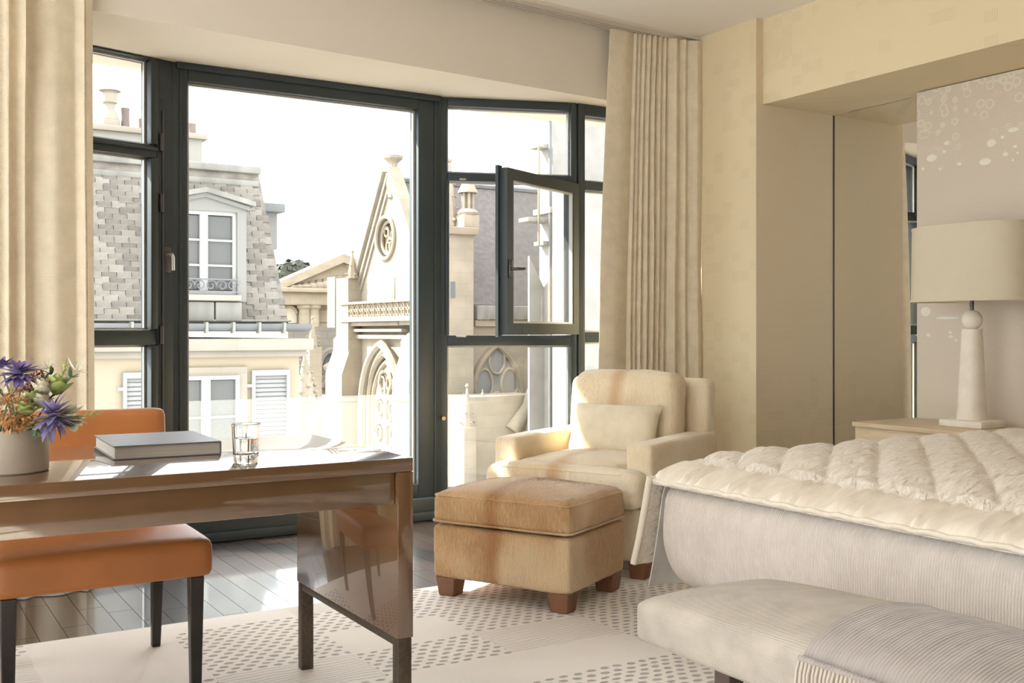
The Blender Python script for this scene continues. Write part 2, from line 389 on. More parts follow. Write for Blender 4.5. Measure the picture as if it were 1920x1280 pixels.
# centre: one fixed light
CA, CB = (1.33, 5.52), (2.885, 5.52)
w2, LC = facet(2, CA, CB)
gl, gt = hit(350, 155, CA, CB); gr, gb = hit(780, 906, CA, CB)
gt2 = hit(780, 206, CA, CB)[1]; gt = (gt + gt2) / 2
member('stile', (0.0, gl, -.03, .09, .12, HEAD), w2); member('stile', (gr, LC, -.03, .09, .12, HEAD), w2)
member('rail', (gl, gr, -.03, .09, gt, HEAD), w2); member('rail', (gl, gr, -.03, .09, .12, gb), w2)
member('frame_lip', (0.02, LC - .02, -.05, -.028, HEAD - .035, HEAD), w2, .004)
member('groove_strip', (0.035, 0.05, -.036, -.028, .14, HEAD - .04), w2, .002)
member('groove_strip', (LC - .055, LC - .04, -.036, -.028, .14, HEAD - .04), w2, .002)
pane(gl, gr, gb, gt, w2, .03, .014)
member('sill', (-.02, LC + .02, -.10, .20, 0.0, .125), w2, .012)
member('threshold', (-.02, LC + .02, -.125, -.09, 0.0, .05), w2, .008)
# left facet: three tiers
LA, LB = (0.36, 5.245), (1.33, 5.52)
w1, LL = facet(1, LA, LB)
sx1 = hit(273, 300, LA, LB)[0]
zs = [hit(235, y, LA, LB)[1] for y in (118, 266, 291, 618, 647)]
sx0 = 0.10
member('stile', (0, sx0 - .04, -.03, .09, 0, HEAD), w1); member('stile', (sx1 + .045, LL + .02, -.03, .09, 0, HEAD), w1)
member('rail', (sx0 - .04, sx1 + .045, -.03, .09, zs[0] + .035, HEAD), w1)
member('rail', (sx0 - .04, sx1 + .045, -.03, .09, zs[2] + .0, zs[1]), w1); member('rail', (sx0 - .04, sx1 + .045, -.03, .09, zs[4], zs[3]), w1)
member('rail', (sx0 - .04, sx1 + .045, -.03, .09, 0, .2), w1)
member('drip_bead', (sx0 - .04, sx1 + .045, -.045, -.028, zs[1] - .03, zs[1] - .015), w1, .003)
for a, b, nm in ((zs[1], zs[0] + .035, 'top'), (zs[3], zs[2], 'middle'), (.2, zs[4], 'low')):
    k = member('sash', (sx1 + .006, sx1 + .045, -.045, .06, a + .002, b - .002), w1, .005)
    member('sash', (sx0 - .04, sx0, -.045, .06, a + .002, b - .002), w1, .005)
    pane(sx0, sx1 + .006, a, b, w1, .03)
s_, z_ = hit(299, 489, LA, LB)
hd = tube('handle', [(LL - .035, -.03, z_ + .03), (LL - .035, -.075, z_ + .03), (LL - .035, -.085, z_ + .015), (LL - .035, -.085, z_ - .05)], .009, m_bead, w1)
box('handle_plate', (LL - .055, LL - .015, -.036, -.029, z_ - .06, z_ + .07), m_hinge, hd, .004)
tube('espagnolette_rod', [(LL - .062, -.034, .25), (LL - .062, -.034, 2.2)], .006, m_hinge, w1)
for y in (268, 382, 628, 790):
    zz = hit(296, y, LA, LB)[1]
    tube('hinge', [(LL - .075, -.045, zz - .045), (LL - .075, -.045, zz + .045)], .011, m_hinge, w1)
member('sill', (0, LL, -.09, .16, 0, .12), w1, .01)
# right facet: top light, inward-opened casement, low light
RA, RB = (2.885, 5.52), (3.66, 5.235)
w3, LR = facet(3, RA, RB)
a0 = hit(838, 300, RA, RB)[0]; a1 = hit(1068, 300, RA, RB)[0]
zt = hit(950, 205, RA, RB)[1]; zb1 = hit(950, 327, RA, RB)[1]; zb2 = hit(950, 343, RA, RB)[1]; zc1 = hit(950, 628, RA, RB)[1]; zc2 = hit(950, 648, RA, RB)[1]; zd = hit(900, 914, RA, RB)[1]
member('stile', (-.02, a0, -.03, .09, 0, HEAD), w3); member('stile', (a1, LR, -.03, .09, 0, HEAD), w3)
member('rail', (a0, a1, -.03, .09, zt, HEAD), w3); member('rail', (a0, a1, -.03, .09, zb2, zb1), w3)
member('rail', (a0, a1, -.03, .09, zc2, zc1), w3); member('rail', (a0, a1, -.03, .09, 0, zd), w3)
member('rebate', (a0 - .012, a0 + .008, -.045, -.02, zc1, zb2), w3, .003)
box('keeper', (a0 + .05, a0 + .11, -.038, -.028, zc1 - .012, zc1 - .002), m_bead, w3, .002)
box('keeper', (a0 + .07, a0 + .11, -.038, -.028, zb2 + .006, zb2 + .016), m_bead, w3, .002)
pane(a0, a1, zb1, zt, w3, .03); pane(a0, a1, zd, zc2, w3, .03)
member('sill', (0, LR, -.09, .16, 0, .12), w3, .01)
s_, z_ = hit(829, 783, RA, RB); tube('lock_stud', [(a0 - .025, -.05, z_), (a0 - .025, -.03, z_)], .012, m_brass, w3)
# opened casement leaf, hinged on the right stile
Hh = Vector((*Vector(RA).lerp(Vector(RB), (a1 + .015) / LR), 0))
fe = P(938, 500, d=5.72); ang_w = math.atan2(Hh.y - fe.y, Hh.x - fe.x); ang_f = math.atan2(RB[1] - RA[1], RB[0] - RA[0])
Lw = sqrt((Hh.x - fe.x) ** 2 + (Hh.y - fe.y) ** 2)
T = Matrix.Translation(Vector((a1 + .015, -.045, 0))) @ Matrix.Rotation(ang_w - ang_f, 4, 'Z')
def leafbox(name, c, mat, parent, bev=.005):
    bm = bmesh.new(); add_box(bm, *c)
    if bev: bmesh.ops.bevel(bm, geom=bm.edges[:], offset=bev, segments=2, affect='EDGES', profile=0.5)
    bmesh.ops.recalc_face_normals(bm, faces=bm.faces); bmesh.ops.transform(bm, matrix=T, verts=bm.verts)
    return finish(name, bm, mat, parent)
z0, z1 = zc1 + .004, zb2 - .004; fwid = .062
bm = bmesh.new()
for c in ((-Lw, -Lw + fwid, -.035, .035, z0, z1), (-fwid, 0, -.035, .035, z0, z1), (-Lw + fwid, -fwid, -.035, .035, z0, z0 + fwid), (-Lw + fwid, -fwid, -.035, .035, z1 - fwid, z1), (-Lw - .018, -Lw + .02, .012, .03, z0 - .014, z1 + .014)):
    add_box(bm, *c)
bmesh.ops.recalc_face_normals(bm, faces=bm.faces); bmesh.ops.transform(bm, matrix=T, verts=bm.verts)
cas = finish('casement', bm, m_frame, w3, 30)
leafbox('pane', (-Lw + fwid, -fwid, -.006, .006, z0 + fwid, z1 - fwid), m_pane, cas, 0)
bm = bmesh.new()
for c in ((-Lw + fwid, -Lw + fwid + .01, -.03, -.007, z0 + fwid, z1 - fwid), (-fwid - .01, -fwid, -.03, -.007, z0 + fwid, z1 - fwid), (-Lw + fwid + .01, -fwid - .01, -.03, -.007, z0 + fwid, z0 + fwid + .01), (-Lw + fwid + .01, -fwid - .01, -.03, -.007, z1 - fwid - .01, z1 - fwid)): add_box(bm, *c)
bmesh.ops.transform(bm, matrix=T, verts=bm.verts); finish('glazing_bead', bm, m_bead, cas, 0)
zh = EYE + (HOR - 505) / F * 5.72
leafbox('handle_plate', (-Lw + .014, -Lw + .044, -.044, -.034, zh - .05, zh + .05), m_hinge, cas, .004)
bm = bmesh.new(); add_tube(bm, [(-Lw + .03, -.04, zh), (-Lw + .03, -.075, zh), (-Lw + .045, -.085, zh), (-Lw + .095, -.085, zh + .004)], .009, 8)
bmesh.ops.transform(bm, matrix=T, verts=bm.verts); finish('handle', bm, m_hinge, cas, 50)
for zz in (z0 + .12, z1 - .12): tube('hinge', [(a1 + .02, -.045, zz - .05), (a1 + .02, -.045, zz + .05)], .012, m_hinge, w3)
# last flat stretch beside the curtain
QA, QB = (3.66, 5.235), (4.40, 5.235)
w4, LQ = facet(4, QA, QB)
member('stile', (0.0, .05, -.03, .09, 0, HEAD), w4); member('stile', (LQ - .06, LQ, -.03, .09, 0, HEAD), w4)
zq1 = hit(1102, 340, QA, QB)[1]; zq2 = hit(1102, 358, QA, QB)[1]; zq3 = hit(1102, 622, QA, QB)[1]; zq4 = hit(1102, 642, QA, QB)[1]
member('rail', (.05, LQ - .06, -.03, .09, zt - .02, HEAD), w4); member('rail', (.05, LQ - .06, -.03, .09, zq2, zq1), w4); member('rail', (.05, LQ - .06, -.03, .09, zq4, zq3), w4); member('rail', (.05, LQ - .06, -.03, .09, 0, .2), w4)
pane(.05, LQ - .06, zq1, zt - .02, w4, .03); pane(.05, LQ - .06, zq3, zq2, w4, .03); pane(.05, LQ - .06, .2, zq4, w4, .03)
w5 = root('window_5', None, None, (WL - .05, LW0, 0), 0, kind='structure')  # unseen window, added so daylight reaches the bed and right wall
for k in range(5):
    vv = LW0 + (LW1 - LW0) * k / 4; member('stile', (WL - .08, WL - .02, max(LW0, vv - .04), min(LW1, vv + .04), .151, 2.619), w5)
for za, zb in ((.151, .23), (2.54, 2.619)): member('rail', (WL - .08, WL - .02, LW0, LW1, za, zb), w5)
for k in range(4): box('pane', (WL - .055, WL - .045, LW0 + (LW1 - LW0) * k / 4 + .04, LW0 + (LW1 - LW0) * (k + 1) / 4 - .04, .23, 2.54), m_pane, w5, 0, smooth=0)
# glass guard outside the centre light
gz = EYE + (HOR - 742) / F * 6.2
gg = root('glass_guard', 'clear glass guard rail outside the large fixed window', 'guard rail', (1.35, 5.80, 0.0))
box('glass_sheet', (1.36, 2.95, 5.80, 5.812, .08, gz), m_guard, gg, 0, smooth=0)
for uu in (1.40, 2.90): box('clamp', (uu - .03, uu + .03, 5.785, 5.827, .02, .12), m_bead, gg, .004)
st(box('ledge', (WL, 4.6, 5.56, 6.05, -.20, .02), M('zinc_ledge', (.42, .42, .40), .5)))

# ---------------------------------------------------------------- curtains
def curtain(name, label, ua, ub, vc, ztop, nf, seed, top_in, gather=0.0, widths=None, amps=None, skew=0.0):
    rr = random.Random(seed); nu, nz = 220, 44
    knots = [0.0]
    for i in range(nf): knots.append(knots[-1] + rr.uniform(0.45, 1.7))
    if widths:
        nf = len(widths); knots = [0.0]
        for w_ in widths: knots.append(knots[-1] + w_)
    knots = [k / knots[-1] for k in knots]; amp = list(amps) if amps else [rr.uniform(0.45, 1.15) for _ in range(nf)]
    verts = []; faces = []
    for j in range(nz + 1):
        t = j / nz; z = 0.012 + (ztop - .012) * t
        for i in range(nu + 1):
            s = i / nu; q = 0
            while q < nf - 1 and s > knots[q + 1]: q += 1
            f = (s - knots[q]) / (knots[q + 1] - knots[q])
            a = 0.055 * amp[q] * (0.70 + 0.35 * (1 - t))
            dv = -a * (sin(pi * f) ** 0.8) + 0.012 * noise.noise((s * 6, t * 3, seed)) * (1 - t * .5)
            lo, hi = ua, ub; w = (hi - lo); 
            tin = top_in * t ** 2.2
            uu = lo + tin * (.35 if not skew else .98) + (w - tin) * s + 0.005 * noise.noise((s * 5, t * 2.5, seed + 9)) + 0.014 * sin(2 * pi * f) * amp[q]
            if gather: # the cloth hangs fuller at one side lower down
                uu += gather * (1 - t) * (s - .5) * .6
            verts.append((uu, SF(uu) - .055 + dv - skew * s * s, z))
    for j in range(nz):
        for i in range(nu):
            a = j * (nu + 1) + i; faces.append((a, a + 1, a + nu + 2, a + nu + 1))
    bm = bmesh.new(); vs = [bm.verts.new(v) for v in verts]
    for f in faces: bm.faces.new([vs[i] for i in f])
    bmesh.ops.recalc_face_normals(bm, faces=bm.faces)
    bmesh.ops.solidify(bm, geom=bm.faces[:], thickness=0.004)
    o = finish(name, bm, m_curtain, None, 70)
    return tag(o, label, 'curtain', 'full-length cream curtains at the bay window')
ul = P(176, 400, v=4.74).x; curtain('curtain', 'cream woven full-length curtain behind the flower vase and orange chair', -0.55, ul, 4.885, CEIL - .031, 15, 5, .02, 0, [3, 4, 3, 2.2, 3.5, 2, 1.3, 2.6, 1.4, 1.6, 1.2, 1.7, 4.2, 1.6], [1, .9, 1.1, .8, 1, .7, .9, .8, 1, .7, 1.2, .8, .75, .9])
ur0 = P(1117, 400, v=5.01).x; ur1 = 4.3985
curtain('curtain', 'cream woven full-length curtain hanging behind the hide armchair', ur0, ur1, 4.885, CEIL - .031, 9, 12, .10, .0, [5.2, .9, .8, .9, 1.1, .8, 1.5, 1.0, 2.4, 1.6, 2.6], [.55, .5, .45, .6, .7, .9, .6, .5, .8, .5, .6], .12)

# ---------------------------------------------------------------- rug
rg = tag(box('rug', (-1.3, 3.38, 0.2, 3.95, 0.0005, 0.010), m_rug, None, .004), 'large pale cream rug with rows of small dark woven dashes', 'rug')
RUG = 0.010

# ---------------------------------------------------------------- desk
DU0, DU1, DV0, DV1, DZ = -0.62, 1.215, 2.475, 3.225, 0.753
dk = root('desk', 'long lacquered brown desk with bronze legs, standing on the rug', 'desk', (0.3, 2.85, RUG))
box('desk_top', (DU0, DU1, DV0, DV1, DZ - .036, DZ), m_lacquer, dk, .0025)
for i, (a, b) in enumerate(((DU0, DU0 + .044), (DU1 - .044, DU1))):
    ep = box('end_panel', (a, b, DV0, DV1, .285, DZ - .0365), m_lacquer, dk, .002)
    for y0, y1 in ((DV0 + .003, DV0 + .04), (DV1 - .04, DV1 - .003)): box('leg', (a + .003, b - .003, y0, y1, RUG, .284), m_bronze, dk, .002)
    box('leg_rail', (a + .003, b - .003, DV0 + .041, DV1 - .041, .262, .284), m_bronze, dk, .002)
box('apron', (DU0 + .046, DU1 - .046, DV0 + .016, DV0 + .036, DZ - .120, DZ - .0365), m_lacquer, dk, .0015)
box('apron', (DU0 + .046, DU1 - .046, DV1 - .036, DV1 - .016, DZ - .120, DZ - .0365), m_lacquer, dk, .0015)
box('drawer_bottom', (DU0 + .046, DU1 - .046, DV0 + .037, DV1 - .037, DZ - .112, DZ - .10), m_lacquer, dk)

# ---------------------------------------------------------------- desk chair
cu0, cu1, cv0, cv1 = 0.285, 0.885, 3.14, 3.70
ch = root('desk_chair', 'orange tan leather chair with dark tapered legs pushed under the desk', 'chair', ((cu0 + cu1) / 2, 3.42, 0), local=True)
cw, cd = cu1 - cu0, cv1 - cv0
puff('seat', (cw, cd, .115), (0, 0, .350 + .0575), m_leather, ch, .028, .022, 14, fn=None)
bw = cw - .02
def lean(p): return Vector((p.x, p.y + .10 * max(0, (p.z + .2)) ** 1.1, p.z))
puff('backrest', (bw, .075, .42), (0, cd / 2 - .01, .610), m_leather, ch, .026, 0, 14, fn=lean)
def leg(name, x, y, z0, z1, wt, wb, mat, parent, dx=0, dy=0):
    pts = []
    bm = bmesh.new(); a = []; b = []
    for sx, sy in ((-1, -1), (1, -1), (1, 1), (-1, 1)):
        a.append(bm.verts.new((x + sx * wt / 2, y + sy * wt / 2, z1))); b.append(bm.verts.new((x + dx + sx * wb / 2, y + dy + sy * wb / 2, z0)))
    bm.faces.new(a); bm.faces.new(b[::-1])
    for i in range(4): bm.faces.new((a[i], a[(i + 1) % 4], b[(i + 1) % 4], b[i]))
    bmesh.ops.recalc_face_normals(bm, faces=bm.faces)
    bmesh.ops.bevel(bm, geom=bm.edges[:], offset=.003, segments=1, affect='EDGES')
    return finish(name, bm, mat, parent, 30)
for sx in (-1, 1):
    leg('leg', sx * (cw / 2 - .045), -cd / 2 + .045, RUG, .352, .042, .030, m_darkwood, ch)
    leg('leg', sx * (cw / 2 - .045), cd / 2 - .035, RUG if cv1 - .035 < 3.95 else 0, .352, .040, .028, m_darkwood, ch, 0, .03)
tube('piping', [(-bw / 2 + .02, cd / 2 - .046, .57), (-bw / 2 + .012, cd / 2 - .042, .68), (-bw / 2 + .012, cd / 2 - .027, .79)], .004, m_leather, ch)

# ---------------------------------------------------------------- book
m_cover = M('book_cloth', (0.17, 0.175, 0.19), 0.38, var=.05, vscale=30, bump=.08, bscale=400)
m_page = M('book_pages', (0.52, 0.47, 0.41), 0.8, var=.12, vscale=60, stretch=(.05, .05, 14))
ba = P(212, 863, z=DZ); bb = P(415, 851.5, z=DZ); bl = (bb - ba).length; brz = math.atan2(bb.y - ba.y, bb.x - ba.x)
bk = root('book', 'thick dark grey hardcover book lying flat on the desk', 'book', (ba.x, ba.y, DZ), brz, local=True)
BD, BH = .335, .036
box('cover', (0, bl, 0, BD, .0002, .003), m_cover, bk, .0008, 1); box('cover', (0, bl, 0, BD, BH - .003, BH), m_cover, bk, .0008, 1)
box('spine', (bl - .003, bl + .0005, 0, BD, .003, BH - .003), m_cover, bk, .0008, 1)
box('page_block', (.005, bl - .0035, .005, BD - .005, .0032, BH - .0032), m_page, bk, 0)

# ---------------------------------------------------------------- glass tumbler
def glass_mat():
    m = M('clear_glass', (1, 1, 1), 0.0); b = m.node_tree.nodes['Principled BSDF']; b.inputs['Transmission Weight'].default_value = 1; b.inputs['IOR'].default_value = 1.48
    return m
m_glass = glass_mat()
gp = P(468, 870, z=DZ); gp = Vector((gp.x, gp.y + .03, DZ))
tb = root('glass_tumbler', 'clear thick-based glass tumbler standing on the desk beside the book', 'glass', tuple(gp), local=True)
lathe('bowl', [(0, .0005), (.028, .0005), (.0305, .004), (.0315, .02), (.0345, .09), (.0355, .097), (.0345, .0985), (.0330, .097), (.0305, .05), (.0285, .026), (.024, .022), (0, .021)], (0, 0, 0), m_glass, tb, 40)
m_wax = M('candle_wax', (0.80, 0.74, 0.66), 0.35, spec=.5)
lathe('candle_wax', [(0, .0225), (.022, .0235), (.0275, .028), (.0292, .05), (.030, .062), (.028, .063), (0, .062)], (0, 0, 0), glass_mat(), tb, 32)
tube('wick', [(0, 0, .063), (.001, 0, .074)], .0012, m_darkwood, tb, 6)

# ---------------------------------------------------------------- vase and flowers
m_vase = M('matt_ceramic', (0.45, 0.38, 0.29), 0.7, var=.05, vscale=20, bump=.06, bscale=160)
VX, VY = 0.283, 2.722; VR = .088; VH = .101
vs_ = root('flower_vase', 'round matt off-white ceramic vase holding a mixed bouquet on the desk', 'vase', (VX, VY, DZ), local=True)
lathe('vase_body', [(0, 0), (VR - .004, 0), (VR, .004), (VR, VH - .004), (VR - .003, VH), (VR - .007, VH - .003), (VR - .008, .012), (0, .010)], (0, 0, 0), m_vase, vs_, 64)
lathe('water_surface', [(0, .062), (VR - .0085, .062), (VR - .0085, .060), (0, .060)], (0, 0, 0), m_darkwood, vs_, 40)
FM = {k: M('petal_' + k, c, .6, var=.22, vscale=60, sheen=.2) for k, c in dict(purple=(.155, .105, .30), lilac=(.21, .175, .34), green=(.36, .42, .13), white=(.70, .68, .52), red=(.23, .03, .035), orange=(.45, .22, .07), coral=(.55, .16, .09), leaf=(.06, .12, .04), stem=(.12, .17, .06), cream=(.66, .60, .44)).items()}
def add_petal(bm, o, dirv, L, W, curl=.3, n=5, twist=0.0):
    dirv = dirv.normalized(); side = dirv.cross(Vector((0, 0, 1)))
    side = side.normalized() if side.length > 1e-3 else Vector((1, 0, 0))
    nrm = side.cross(dirv)
    if twist: side = side * cos(twist) + nrm * sin(twist); nrm = side.cross(dirv)
    prev = None
    for i in range(n + 1):
        t = i / n; w = W * (sin(pi * min(1, .12 + t * .88)) ** .7) * .5
        c = o + dirv * L * t - nrm * curl * L * t * t
        if i == n: row = [bm.verts.new(c)]
        else: row = [bm.verts.new(c - side * w + nrm * w * .35), bm.verts.new(c), bm.verts.new(c + side * w + nrm * w * .35)]
        if prev:
            if len(row) == 3:
                bm.faces.new((prev[0], prev[1], row[1], row[0])); bm.faces.new((prev[1], prev[2], row[2], row[1]))
            else: bm.faces.new((prev[0], prev[1], row[0])); bm.faces.new((prev[1], prev[2], row[0]))
        prev = row
def flower(name, label, px, py, dep, kind, mat, size, face=(0, -1, .4), seed=0, cat='flower'):
    rr = random.Random(seed); c = P(px, py, d=dep); base = Vector((VX, VY, DZ + .075)) + Vector((rr.uniform(-.03, .03), rr.uniform(-.03, .03), 0))
    r_ = root(name, label, cat, tuple(base), group=None)
    ax = Vector(face).normalized(); x = ax.orthogonal().normalized(); y = ax.cross(x)
    mid = base.lerp(c, .55) + Vector((0, 0, .015)); 
    pts = [base + Vector((0, 0, -.01)), base.lerp(mid, .5), mid, mid.lerp(c - ax * size * .25, .6), c - ax * size * .2]
    tube('stem', pts, .0022, FM['stem'], r_, 6)
    bm = bmesh.new()
    if kind == 'spiky':
        for lay, (n, el, k) in enumerate(((16, .15, 1.0), (13, .55, .85), (9, 1.0, .62))):
            for i in range(n):
                a = i * 2 * pi / n + rr.uniform(-.15, .15) + lay; e = el + rr.uniform(-.18, .18)
                add_petal(bm, c, (x * cos(a) + y * sin(a)) * cos(e) + ax * sin(e), size * .5 * k * rr.uniform(.85, 1.1), size * .15, .15, 4)
    elif kind == 'cup':
        for lay, (n, el, k) in enumerate(((5, .75, 1.0), (4, 1.1, .95), (3, 1.35, .85))):
            for i in range(n):
                a = i * 2 * pi / n + lay * .7 + rr.uniform(-.2, .2)
                add_petal(bm, c - ax * size * .3, (x * cos(a) + y * sin(a)) * cos(el) + ax * sin(el), size * k, size * .75, -.28, 5)
    elif kind == 'star':
        for i in range(9):
            a = i * 2 * pi / 9 + rr.uniform(-.2, .2); e = rr.uniform(.0, .7)
            add_petal(bm, c, (x * cos(a) + y * sin(a)) * cos(e) + ax * sin(e), size * .6 * rr.uniform(.7, 1.1), size * .09, -.3, 4)
    elif kind == 'fluff':
        for i in range(130):
            q = Vector((rr.gauss(0, 1), rr.gauss(0, 1), rr.gauss(0, 1))).normalized(); p = c + Vector((q.x, q.y, q.z * .8)) * size * .5 * rr.uniform(.4, 1)
            for k in range(3): add_petal(bm, p, q + Vector((rr.uniform(-1, 1), rr.uniform(-1, 1), rr.uniform(-1, 1))) * .7, size * .14, size * .07, .4, 2)
    elif kind == 'twig':
        d0 = ax
        add_tube(bm, [c - d0 * size * .3, c, c + d0 * size * .4, c + d0 * size * .75], lambda t: .0022 * (1 - .5 * t), 5)
        for i in range(6):
            a = i * 2.2; p = c + d0 * size * (.1 * i - .1)
            add_petal(bm, p, d0 * .9 + (x * cos(a) + y * sin(a)) * .55, size * .38, size * .15, .1, 4)
        add_petal(bm, c + d0 * size * .6, d0, size * .3, size * .12, 0, 4)
    bmesh.ops.recalc_face_normals(bm, faces=bm.faces)
    finish('sprig' if kind == 'twig' else 'bloom', bm, mat, r_, 60)
    if kind in ('spiky',):
        lathe('flower_heart', [(0, -.004), (size * .09, 0), (size * .06, size * .06), (0, size * .08)], tuple(c), FM['lilac'], r_, 8)
    if kind in ('cup', 'star'):
        bm = bmesh.new()
        for i in range(4):
            a = i * pi / 2; add_petal(bm, c - ax * size * .32, (x * cos(a) + y * sin(a)) * .8 + ax * .6, size * .45, size * .16, -.2, 3)
        finish('sepal', bm, FM['leaf'], r_, 60)
    return r_
D = 2.45
flower('thistle_flower', 'wide spiky purple bloom standing tallest in the vase above the red petals', 36, 703, 2.44, 'spiky', FM['purple'], .108, (-.1, -.5, .8), 1)
flower('thistle_flower', 'spiky purple bloom at the vase edge beside the curtain, cut off by its neighbour', 2, 688, 2.50, 'spiky', FM['purple'], .086, (-.3, -.2, .9), 2)
flower('thistle_flower', 'spiky purple bloom drooping low over the vase rim towards the chair', 98, 782, 2.40, 'spiky', FM['lilac'], .116, (.4, -.8, .1), 3)
flower('carnation', 'dark red ruffled bloom between the purple and pale green flowers', 74, 712, 2.50, 'fluff', FM['red'], .052, (.2, -.3, 1), 4)
flower('carnation', 'small dark red bloom tucked below the tall purple flower', 56, 726, 2.47, 'fluff', FM['red'], .042, (0, -.5, 1), 5)
flower('carnation', 'small coral red bloom peeping out behind the green buds', 38, 728, 2.50, 'fluff', FM['coral'], .026, (0, -.5, 1), 6)
flower('lisianthus', 'large pale green cupped bloom highest of the green ones', 111, 729, 2.46, 'cup', FM['green'], .050, (.25, -.3, .9), 7)
flower('lisianthus', 'creamy green cupped bloom beside the dark red flower', 80, 733, 2.44, 'cup', FM['cream'], .046, (-.05, -.35, .9), 8)
flower('lisianthus', 'slim green bud in the middle of the bouquet', 61, 752, 2.42, 'cup', FM['green'], .040, (-.2, -.4, .9), 9)
flower('lisianthus', 'round cream bud above the drooping purple flower', 78, 757, 2.42, 'cup', FM['cream'], .040, (.1, -.6, .8), 10)
flower('lisianthus', 'green bud low beside the orange fluffy flower', 50, 772, 2.39, 'cup', FM['green'], .042, (.1, -.6, .8), 11)
flower('celosia', 'big fluffy orange bloom spreading over the vase rim', 18, 772, 2.38, 'fluff', FM['orange'], .104, (-.2, -.6, .6), 12)
flower('celosia', 'smaller rusty orange fluffy bloom low beside the hanging dark leaves', 40, 790, 2.37, 'fluff', FM['orange'], .046, (.1, -.7, .4), 13)
flower('white_rose', 'white cupped bloom hanging over the vase rim in front of the chair back', 133, 787, 2.44, 'cup', FM['white'], .050, (.6, -.55, -.1), 14)
flower('white_lily', 'spidery white bloom on a long stem before the curtain', 143, 696, 2.46, 'star', FM['white'], .062, (.55, -.2, .7), 15)
flower('white_lily', 'arching white and green bloom rising over the red petals', 88, 692, 2.47, 'star', FM['cream'], .052, (-.5, -.2, .7), 16)
flower('leafy_sprig', 'thin green budded sprig sticking out over the chair back', 160, 779, 2.45, 'twig', FM['green'], .050, (.95, .1, .12), 17, 'sprig')
flower('leafy_sprig', 'green budded sprig rising beside the spidery white bloom', 117, 703, 2.47, 'twig', FM['green'], .045, (.25, -.1, .9), 18, 'sprig')
flower('leafy_sprig', 'dark green leaves hanging over the vase rim under the drooping flower', 70, 805, 2.36, 'twig', FM['leaf'], .050, (-.2, -.75, -.35), 19, 'sprig')
flower('leafy_sprig', 'dark green leaves beside the orange fluffy flower at the rim', 3, 738, 2.42, 'twig', FM['leaf'], .050, (-.5, -.3, .6), 20, 'sprig')

# ---------------------------------------------------------------- hide upholstery
def hide(name, c1, c2, c3):
    """short cow hair: streaked tan, paler towards its back line"""
    m = M(name, c1, .8, sheen=.5, spec=.2); k = NT(m)
    tc = k.N.new('ShaderNodeTexCoord'); mp = k.N.new('ShaderNodeMapping'); mp.inputs['Scale'].default_value = (1.0, .9, .16); k.L.new(tc.outputs['Object'], mp.inputs[0])
    nz = k.N.new('ShaderNodeTexNoise'); nz.inputs['Scale'].default_value = 190; nz.inputs['Detail'].default_value = 3; nz.inputs['Distortion'].default_value = .6; k.L.new(mp.outputs[0], nz.inputs['Vector'])
    big = k.noise(4.2); f = k.op('ADD', k.op('MULTIPLY', k.step(nz.outputs[0], .3, .7), .45), k.op('MULTIPLY', k.step(big, .35, .65), .55))
    c = k.mixcol(f, c1, c2); c = k.mixcol(k.step(k.noise(2.3), .46, .66), c, c3)
    x, y, z = k.xyz(); sx = k.op('ADD', x, k.op('MULTIPLY', k.op('SUBTRACT', k.noise(9.0), .5), .05))
    spine = k.op('SUBTRACT', 1.0, k.step(k.op('ABSOLUTE', k.op('ADD', sx, .03)), .004, .06))     # the darker line along the animal's back
    k.base(k.mixcol(k.op('MULTIPLY', spine, k.op('ADD', .35, k.op('MULTIPLY', nz.outputs[0], .7))), c, tuple(a * b for a, b in zip(c1, (.80, .62, .45))))); k.bump(nz.outputs[0], .55, .006)
    return m
m_hide = hide('hide_tan', (.46, .27, .125), (.66, .44, .24), (.72, .55, .35))
m_hidep = hide('hide_pale', (.70, .55, .36), (.82, .70, .51), (.86, .77, .60))
m_pillow = weave('pillow_linen', (.76, .67, .50), 600, .25)

def fur(o, parent, n, length, mat, seed, lift=.25, flow=None):
    """short cow hairs combed over an upholstered part: one countless pile"""
    rr = random.Random(seed); me = o.data; me.calc_loop_triangles(); vs = me.vertices; tris = me.loop_triangles
    acc = []; tot = 0.0
    for t in tris: tot += t.area; acc.append(tot)
    import bisect
    verts = []; faces = []
    for k in range(n):
        t = tris[bisect.bisect(acc, rr.random() * tot) if True else 0] if True else None
        a, b, c = (vs[i].co for i in t.vertices); r1, r2 = rr.random(), rr.random()
        if r1 + r2 > 1: r1, r2 = 1 - r1, 1 - r2
        p = a + (b - a) * r1 + (c - a) * r2; nn = t.normal
        f = Vector((0, 0, -1)) if abs(nn.z) < .7 else Vector((0, -1, 0)) + Vector((.9 * math.copysign(1, p.x), 0, 0)) * min(1, abs(p.x) * 4)
        f = f + noise.noise_vector(p * 5 + Vector((seed, 0, 0))) * .9 + Vector((rr.uniform(-.3, .3), rr.uniform(-.3, .3), rr.uniform(-.3, .3)))
        f = (f - nn * f.dot(nn)); f = (f.normalized() if f.length > 1e-4 else nn.orthogonal()) + nn * lift * rr.uniform(.5, 1.4)
        L_ = length * rr.uniform(.6, 1.2); w = nn.cross(f).normalized() * .0008
        i = len(verts); verts += [p - w, p + w, p + f * L_]; faces.append((i, i + 1, i + 2))
    me2 = bpy.data.meshes.new('hair'); me2.from_pydata(verts, [], faces); me2.materials.append(mat)
    h = link(bpy.data.objects.new('hair', me2)); h.parent = o; h['kind'] = 'stuff'; INFO[h.name] = INFO[o.name]
    return h
